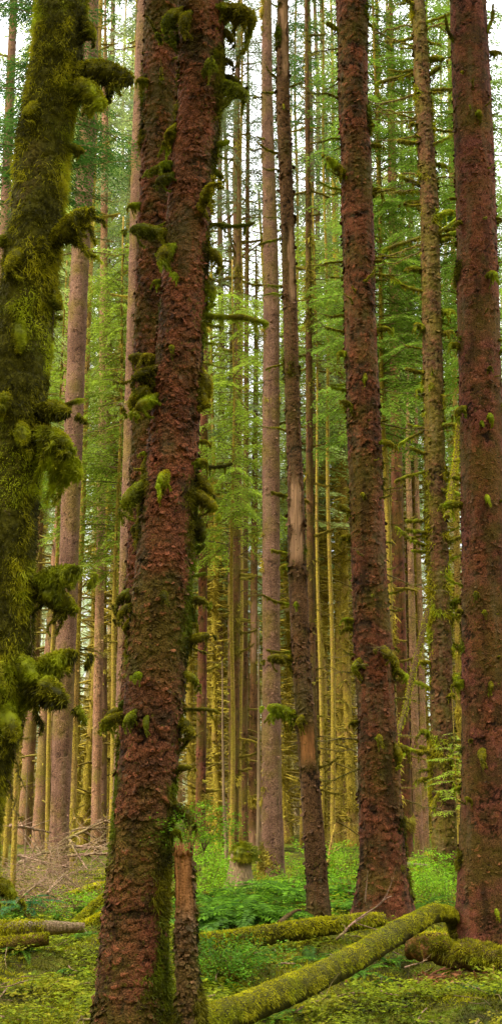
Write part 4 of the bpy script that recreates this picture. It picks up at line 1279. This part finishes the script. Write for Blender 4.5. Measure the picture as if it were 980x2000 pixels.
# ================================================================== dead brush at the left
def fallen_branch(label, a, b, r, side=14, sl=.5, mat=None, bow=.15, seed=0):
    a, b = np.asarray(a), np.asarray(b)
    t = np.linspace(0, 1, 14)[:, None]
    Lg = np.linalg.norm(b - a)
    Pn = a + (b - a) * t + np.array([0, 0, 1.]) * (bow * Lg * (t - t * t)) + np.cumsum(R.normal(size=(14, 3)) * .007 * Lg, 0)
    ob = thing('fallen_branch', label, 'branch', a)
    g = G()
    tube(g, Pn - a, np.linspace(r, r * .35, 14), 7, dat=(.6, .1, 0))
    g.build('wood', mat or M['dead_twig'], ob)
    g = G()
    dirv = nrm(b - a)
    for i in range(side):
        k = R.integers(2, 13)
        d = nrm(dirv * .7 + R.normal(size=3) * .6)
        L = sl * R.uniform(.4, 1.3)
        q = np.linspace(0, 1, 5)[:, None]
        p = Pn[k] - a + d * L * q + R.normal(size=3) * .15 * L * q * q
        tube(g, p, np.linspace(r * .35, r * .1, 5), 4, dat=(.6, .1, 0), cap=False)
    if side:
        g.build('twigs', mat or M['dead_twig'], ob)
    return ob


for lab, a, b, r in [('long dead branch reaching level across the mauve left trunk at its foot', P(20, 1612, 24), P(100, 1626, 24.5), .036),
                     ('thick dead branch angled up from the brush behind the mauve left trunk', P(30, 1690, 25), P(112, 1655, 26), .05),
                     ('dead branch rising right from the mauve left trunk, uppermost of the fan', P(132, 1640, 24), P(222, 1596, 24), .035),
                     ('dead branch arching above the fan of branches right of the mauve trunk', P(140, 1622, 24.5), P(215, 1618, 24), .02),
                     ('straight dead branch in the middle of the fan right of the mauve trunk', P(134, 1652, 23), P(218, 1658, 23), .035),
                     ('bowed pale dead branch lowest in the fan right of the mauve trunk', P(132, 1672, 22.5), P(218, 1668, 22.5), .03),
                     ('steep dead branch dropping right from the mauve trunk to the moss', P(136, 1640, 23), P(172, 1688, 22), .025),
                     ('dark dead branch lying low in the brush in front of the mauve trunk', P(92, 1745, 19.5), P(128, 1705, 20), .025),
                     ('dead branch poking left from the brush pile', P(42, 1752, 19), P(90, 1705, 20), .018),
                     ('pale dead branch at the left side of the brush pile', P(25, 1668, 22), P(95, 1690, 22), .02)]:
    fallen_branch(lab, a, b, r, 16, .6, M['pale_twig'], .06)
fallen_branch('bare forked twig sticking up behind the slanting log', P(655, 1835, 13.2), P(762, 1760, 13.8), .014, 5, .4, M['dead_twig'], .1)
fallen_branch('thin pale twig leaning on the foot of the dark red trunk', P(712, 1765, 16.3), P(716, 1700, 16.4), .010, 0, .2, M['dead_twig'], .02)
fallen_branch('bare twig lying under the slanting log', P(575, 1975, 10.0), P(640, 1945, 10.2), .010, 3, .25, M['dead_twig'], .02)
fallen_branch('dark curved dead root among the ferns left of the dead snag foot', P(545, 1803, 15.6), P(590, 1778, 16.2), .035, 0, .15, M['bark_dark'], .25)
fallen_branch('crooked mossy sapling bent over right of the dead snag', P(640, 1690, 24), P(655, 1610, 24), .03, 4, .5, M['bark_olive'], .3)
fallen_branch('rusty broken stick lying in the hollow in front of the rotting log', P(820, 1918, 11.6), P(872, 1893, 11.9), .014, 3, .12, M['bark_rust'], .05)
fallen_branch('mossy stick lying across the moss at the bottom right', P(735, 1985, 9.9), P(790, 1935, 10.8), .022, 2, .2, M['bark_moss'], .1)
fallen_branch('grey stick poking out from beneath the rotting log at the right', P(900, 1915, 11.4), P(975, 1935, 11.0), .012, 4, .2, M['dead_twig'], .1)
fallen_branch('small dead twig leaning in the grass at the bottom right', P(790, 1890, 11.2), P(835, 1875, 11.2), .008, 3, .15, M['dead_twig'], .05)

g = G()
for i in range(480):
    px = R.normal(90, 50)
    if px > 220 or px < -40:
        continue
    Y = R.uniform(18.5, 25)
    x = P(px, 1680, Y)[0]
    zt = float(tz(x, Y)) + R.random() ** 1.4 * .95 * math.exp(-((px - 100) / 95) ** 2)
    d = nrm(np.array([R.normal(), R.normal() * .5, R.normal() * .45]))
    L = R.uniform(.2, .75)
    q = np.linspace(0, 1, 4)[:, None]
    tube(g, np.array([x, Y, zt]) + d * L * q + R.normal(size=3) * .12 * q * q, np.linspace(.005, .002, 4), 3, 0, (.6, 0, 0), cap=False)
tag(g.build('twig_tangle', M['dead_twig']), 'tangle of fine dead pinkish twigs at the foot of the mauve left trunk', 'dead brush', kind='stuff')

# ================================================================== ferns, shrubs and ground cover
def fern_mesh(mat, n=14, L=.75, seed=0, wide=.15):
    g = G()
    for i in range(n):
        az = i * 2 * PI / n + R.uniform(-.3, .3)
        l = L * R.uniform(.65, 1.15)
        up = R.uniform(.45, 1.0)
        m = 26
        t = (np.arange(m) + 1) / m
        ax = np.array([math.cos(az), math.sin(az), 0])
        sd = np.array([-math.sin(az), math.cos(az), 0])
        r = l * (t * math.cos(up) + .25 * t * t)
        zz = l * (math.sin(up) * t - .62 * t ** 2.2)
        c = ax * r[:, None] + np.array([0, 0, 1.]) * zz[:, None]
        tan = nrm(np.gradient(c, axis=0))
        pl = wide * l / .75 * np.sin(PI * np.clip(t * .93 + .04, 0, 1)) ** .7 * (1 - .35 * t)
        for s in (-1, 1):
            d = sd * s + tan * .35 + np.array([0, 0, -.15]) + R.normal(size=(m, 3)) * .08
            diamonds(g, c, d, np.cross(tan, sd * s) * s + R.normal(size=(m, 3)) * .2, pl, l * .040, 0, np.clip(R.uniform(.2, .8) + R.normal(size=m) * .12, 0, 1))
        tube(g, np.concatenate([[[0, 0, 0]], c[::4]]), np.linspace(.005, .0015, len(c[::4]) + 1), 3, 0, (.3, 0, 0), cap=False)
    return g.mesh('fronds', mat)


FERN = [fern_mesh(M['fern'], 13, .62), fern_mesh(M['fern'], 10, .5), fern_mesh(M['fern'], 16, .8), fern_mesh(M['fern'], 8, .42)]
FERNB = fern_mesh(M['fern_blue'], 11, .6)


def fern(px, py, var=0, s=1.0, label=None, group='sword ferns on the forest floor', me=None):
    x, Y, zz = gxy(px, py)
    lab = label or 'green sword fern with arching fronds on the mossy forest floor'
    o = put('sword_fern', me or FERN[var], None, (x, Y, zz - .02), (R.normal() * .1, R.normal() * .1, R.uniform(0, 6.28)), s)
    tag(o, lab, 'fern', group if label is None else None)


def shrub_mesh(n=900, h=.6, rad=.45, leaf=.03, mat=None, layers=7):
    g = G()
    for s in range(9):
        a = R.uniform(0, 2 * PI)
        q = np.linspace(0, 1, 6)[:, None]
        e = np.array([math.cos(a) * rad * R.random(), math.sin(a) * rad * R.random(), h * R.uniform(.6, 1)])
        tube(g, e * q + R.normal(size=3) * .03 * q * q, np.linspace(.008, .002, 6), 4, 1, (.5, .3, 0), cap=False)
    for k in range(layers * 5):
        a = R.uniform(0, 2 * PI)
        r0 = rad * math.sqrt(R.random())
        zz = h * (.25 + .75 * R.random()) * (1 - .4 * (r0 / rad) ** 2)
        c0 = np.array([math.cos(a) * r0, math.sin(a) * r0, zz])
        m = n // (layers * 5)
        tdir = nrm(np.array([math.cos(a), math.sin(a), R.uniform(-.2, .2)]) + R.normal(size=3) * .4)
        c = c0 + tdir * R.uniform(-.5, 1, (m, 1)) * rad * .5 + R.normal(size=(m, 3)) * np.array([.05, .05, .02])
        d = tdir + R.normal(size=(m, 3)) * .7
        d[:, 2] *= .4
        diamonds(g, c, d, np.array([0, 0, 1.]) + R.normal(size=(m, 3)) * .35, leaf * R.uniform(.7, 1.4, m), leaf * R.uniform(.4, .65, m), 0, np.clip(.5 + R.normal() * .15 + R.normal(size=m) * .15, 0, 1))
    return g.mesh('foliage', [mat or M['leaf'], M['twig']])


SHRUB = [shrub_mesh(1300, .55, .5, .045), shrub_mesh(1100, .45, .42, .04), shrub_mesh(1500, .75, .45, .045), shrub_mesh(900, .35, .4, .04, M['fern'])]


def shrub(px, py, var, s=1.0, label=None, z=None, Y=None, group='leafy shrubs on the forest floor'):
    if Y is None:
        x, Y, zz = gxy(px, py)
    else:
        x, zz = P(px, py, Y)[0], z if z is not None else P(px, py, Y)[2]
    o = put('leafy_shrub', SHRUB[var], None, (x, Y, zz - .02), (0, 0, R.uniform(0, 6.28)), s)
    tag(o, label or 'low bright green leafy shrub among the ferns', 'shrub', group)


for px, py, v, s in [(405, 1800, 0, 1.), (440, 1808, 2, .9), (480, 1806, 0, 1.), (520, 1802, 2, .8), (555, 1800, 0, .9), (430, 1780, 1, 1.1), (500, 1775, 0, 1.1), (545, 1770, 1, 1.), (590, 1790, 1, .9), (655, 1785, 0, .9), (680, 1780, 2, .7), (640, 1760, 0, 1.), (460, 1760, 0, 1.1), (575, 1760, 0, 1.), (410, 1770, 0, 1.),
                     (660, 1750, 0, 1.), (530, 1755, 1, 1.1), (600, 1740, 0, 1.2), (520, 1735, 1, 1.1), (820, 1790, 1, 1.), (860, 1785, 0, .9), (20, 1795, 1, .9), (140, 1790, 1, .9), (110, 1800, 3, .9), (60, 1800, 3, .9), (170, 1830, 3, .7), (700, 1900, 3, .8), (640, 1905, 3, .8), (430, 1930, 3, .8), (480, 1880, 3, .9), (530, 1990, 3, .8), (610, 1880, 1, .8), (560, 1880, 3, .8), (760, 1880, 3, .8), (660, 1985, 3, .6), (40, 1880, 3, .7), (150, 1900, 3, .6), (720, 1930, 1, .5)]:
    fern(px, py, v, s * (1.5 if 390 < px < 700 and py < 1815 else 1.2))
fern(980, 1960, 0, .9, 'dark green sword fern at the bottom right corner', me=FERNB)
fern(690, 1815, 0, .8, 'dark fern just behind the slanting log by the dark red trunk', me=FERNB)
fern(45, 1790, 1, 1.1, 'pale long frond fern at the left beneath the mossy trunk', me=FERNB)

for px, py, v, s in [(410, 1735, 0, 1.2), (432, 1752, 1, .8), (400, 1765, 2, 1.), (470, 1775, 0, .7), (510, 1750, 1, .8), (560, 1750, 0, 1.), (585, 1735, 1, 1.), (660, 1735, 0, 1.2), (680, 1760, 1, 1.1), (640, 1720, 2, 1.1), (420, 1710, 2, 1.1), (385, 1720, 0, 1.2), (395, 1700, 1, 1.4),
                     (820, 1740, 0, 1.1), (850, 1735, 2, 1.), (880, 1745, 0, 1.1), (835, 1760, 1, 1.1), (870, 1770, 1, 1.), (810, 1770, 1, .9), (890, 1725, 1, 1.2), (150, 1790, 1, .8), (190, 1800, 1, .9), (60, 1790, 3, 1.), (820, 1650, 1, 1.3), (690, 1700, 1, 1.2), (600, 1700, 1, 1.3)]:
    shrub(px, py, v, s)
for px, py, v, s in [(430, 1905, 3, .9), (465, 1895, 3, 1.), (410, 1890, 3, .9), (450, 1915, 3, .8)]:
    shrub(px, py, v, s, group='dark leafy shrubs under the level log', label='dark green low shrub in front of the level mossy log')
shrub(372, 1655, 1, .55, 'little bright huckleberry bush growing on top of the broken snag', Y=8.5, group=None)
shrub(398, 1660, 2, .9, 'light green leafy shrub rising behind the broken snag', Y=17, z=None, group=None)


def scatter(n, ymin=8., ymax=32., pw=2.):
    u = R.random(n)
    a, b = 1 / ymin, 1 / ymax
    Y = 1 / (a + (b - a) * u)
    x = R.uniform(-1, 1, n) * (.225 * Y + .5)
    return x, Y


# low leafy cover
n = 60000
x, Y = scatter(n, 8, 34)
dens = fbm(np.stack([x * 1.4, Y * 1.4, 0 * x], -1), 4, 91)
ok = (dens > .47) & ~((abs(x - HOLE[0]) < .45) & (abs(Y - 12) < .55)) & ~((x < -.20 * Y * .3) & (Y > 18.5) & (R.random(n) > .12))
x, Y, dens = x[ok], Y[ok], dens[ok]
hgt = .02 + .10 * R.random(len(x)) ** 2 + .12 * np.clip(dens - .5, 0, 1)
zz = tz(x, Y) + hgt
g = G()
sz = (.012 + .0012 * Y) * (.5 + 1.5 * R.random(len(x)) ** 2)
for k in range(3):
    a = R.uniform(0, 2 * PI, len(x)) if k == 0 else a + 2.1
    d = np.stack([np.cos(a), np.sin(a), R.normal(size=len(x)) * .25 - .05], -1)
    diamonds(g, np.stack([x, Y, zz], -1), d, np.array([0, 0, 1.]) + R.normal(size=(len(x), 3)) * .25, sz, sz * .8, 0, np.clip(.5 + 2 * (dens - .5) + R.normal(size=len(x)) * .2, 0, 1))
tag(g.build('ground_cover', M['clover']), 'low clover like leaves covering the mossy forest floor', 'ground cover', kind='stuff')

# moss pile of the floor
n = 170000
x, Y = scatter(n, 8, 30)
ok = ~((abs(x - HOLE[0]) < .42) & (abs(Y - 12) < .5))
x, Y = x[ok], Y[ok]
ti = fbm(np.stack([x * 2.2, Y * 2.2, 0 * x], -1), 3, 95)
g = G()
blades(g, np.stack([x, Y, tz(x, Y) - .003], -1), np.array([0, 0, .8]) + R.normal(size=(len(x), 3)) * .6, (.012 + .0015 * Y) * R.uniform(.6, 1.6, len(x)) * (.6 + ti), (.005 + .0007 * Y) * R.uniform(.7, 1.3, len(x)), .1, 0, np.clip(2.2 * (ti - .5) + .45 + R.normal(size=len(x)) * .15, 0, 1), True)
tag(g.build('moss_carpet', M['moss_floor']), 'yellow green moss carpet over the forest floor', 'moss', kind='stuff')

g = G()
x, Y = scatter(420, 8.2, 26)
for a_, b_ in zip(x, Y):
    an, L_ = R.uniform(0, 2 * PI), R.uniform(.06, .45)
    q = np.linspace(-.5, .5, 5)[:, None]
    px_ = np.array([a_, b_, 0]) + np.array([math.cos(an), math.sin(an), 0]) * L_ * q + R.normal(size=3) * .08 * L_ * (q * q * 4 - 1)
    px_[:, 2] = tz(px_[:, 0], px_[:, 1]) + R.uniform(.01, .06) + q[:, 0] * L_ * R.normal() * .25
    tube(g, px_, np.linspace(.006, .003, 5) * R.uniform(.6, 1.6), 4, 0, (.6, .1, 0))
tag(g.build('twig_litter', M['dead_twig']), 'small fallen twigs scattered over the moss', 'twigs', kind='stuff')

# red brown rotten litter in the hollow under the log
g = G()
n = 1600
x = HOLE[0] + R.normal(size=n) * .32
Y = 11.75 + R.normal(size=n) * .30
d = R.normal(size=(n, 3)) * np.array([1, 1, .3])
diamonds(g, np.stack([x, Y, tz(x, Y) + .015 + .05 * R.random(n)], -1), d, np.array([0, 0, 1.]) + R.normal(size=(n, 3)) * .5, R.uniform(.03, .12, n), R.uniform(.01, .03, n), 0, R.random(n))
tag(g.build('bark_litter', M['litter']), 'red brown rotten bark litter in the hollow under the rotting log', 'litter', kind='stuff')

# ================================================================== camera, sky, sun
cam = bpy.data.cameras.new('camera')
cam.sensor_fit = 'VERTICAL'
cam.sensor_height = 24
cam.lens = 24 * F / 2000
cam.clip_end = 2000
co = bpy.data.objects.new('camera', cam)
COL.objects.link(co)
co.location = (0, 0, EYE)
co.rotation_euler = (PI / 2 + TH, 0, 0)
scene.camera = co

ZENITH = 4.8
SUN_EL, SUN_AZ = math.radians(42), math.radians(235)     # azimuth clockwise from +Y
w = bpy.data.worlds.new('World')
scene.world = w
w.use_nodes = True
nt = w.node_tree
bg = nt.nodes['Background']
sky = nt.nodes.new('ShaderNodeTexSky')
sky.sky_type = 'NISHITA'
sky.sun_disc = False
sky.sun_elevation = SUN_EL
sky.sun_rotation = SUN_AZ
sky.dust_density = 4
mx = nt.nodes.new('ShaderNodeMix')
mx.data_type = 'RGBA'
mx.inputs[0].default_value = .85
mx.inputs[7].default_value = (11.5, 11.6, 11.8, 1)        # bright even cloud
nt.links.new(sky.outputs[0], mx.inputs[6])
# an overcast dome is brightest overhead; low sky behind the camera is dimmed in place of unseen forest
tc = nt.nodes.new('ShaderNodeTexCoord')
sx = nt.nodes.new('ShaderNodeSeparateXYZ')
nt.links.new(tc.outputs['Generated'], sx.inputs[0])


def wmap(sock, a, b, c, d):
    m = nt.nodes.new('ShaderNodeMapRange')
    m.interpolation_type = 'SMOOTHSTEP'
    nt.links.new(sock, m.inputs['Value'])
    for k, v in zip(('From Min', 'From Max', 'To Min', 'To Max'), (a, b, c, d)):
        m.inputs[k].default_value = v
    return m.outputs['Result']


def wmul(a, b, op='MULTIPLY'):
    m = nt.nodes.new('ShaderNodeMath')
    m.operation = op
    for k, v in enumerate((a, b)):
        if isinstance(v, bpy.types.NodeSocket):
            nt.links.new(v, m.inputs[k])
        else:
            m.inputs[k].default_value = v
    return m.outputs[0]


up = wmap(sx.outputs['Z'], .0, 1., .95, ZENITH)
front = wmap(sx.outputs['Y'], -.15, .3, 0, 1)
high = wmap(sx.outputs['Z'], .45, .85, 0, 1)
open_sky = wmul(front, high, 'MAXIMUM')
mz = nt.nodes.new('ShaderNodeMix')
mz.data_type = 'RGBA'
nt.links.new(open_sky, mz.inputs[0])
mz.inputs[6].default_value = (2.3, 2.1, 1.3, 1)             # dim tone standing in for forest behind
nt.links.new(mx.outputs[2], mz.inputs[7])
vm = nt.nodes.new('ShaderNodeVectorMath')
vm.operation = 'SCALE'
nt.links.new(mz.outputs[2], vm.inputs[0])
nt.links.new(up, vm.inputs['Scale'])
nt.links.new(vm.outputs[0], bg.inputs['Color'])
bg.inputs['Strength'].default_value = .10

sl = bpy.data.lights.new('sun', 'SUN')
sl.energy = 5.0
sl.angle = math.radians(12)
sl.color = (1, .92, .76)
so = bpy.data.objects.new('sun', sl)
COL.objects.link(so)
d = Vector((math.sin(SUN_AZ) * math.cos(SUN_EL), math.cos(SUN_AZ) * math.cos(SUN_EL), math.sin(SUN_EL)))
so.rotation_euler = d.to_track_quat('Z', 'Y').to_euler()
so.location = d * 60

scene.view_settings.view_transform = 'Standard'
scene.view_settings.look = 'None'
scene.view_settings.exposure = 0
scene.cycles.max_bounces = 6
scene.cycles.diffuse_bounces = 4
scene.cycles.transmission_bounces = 3
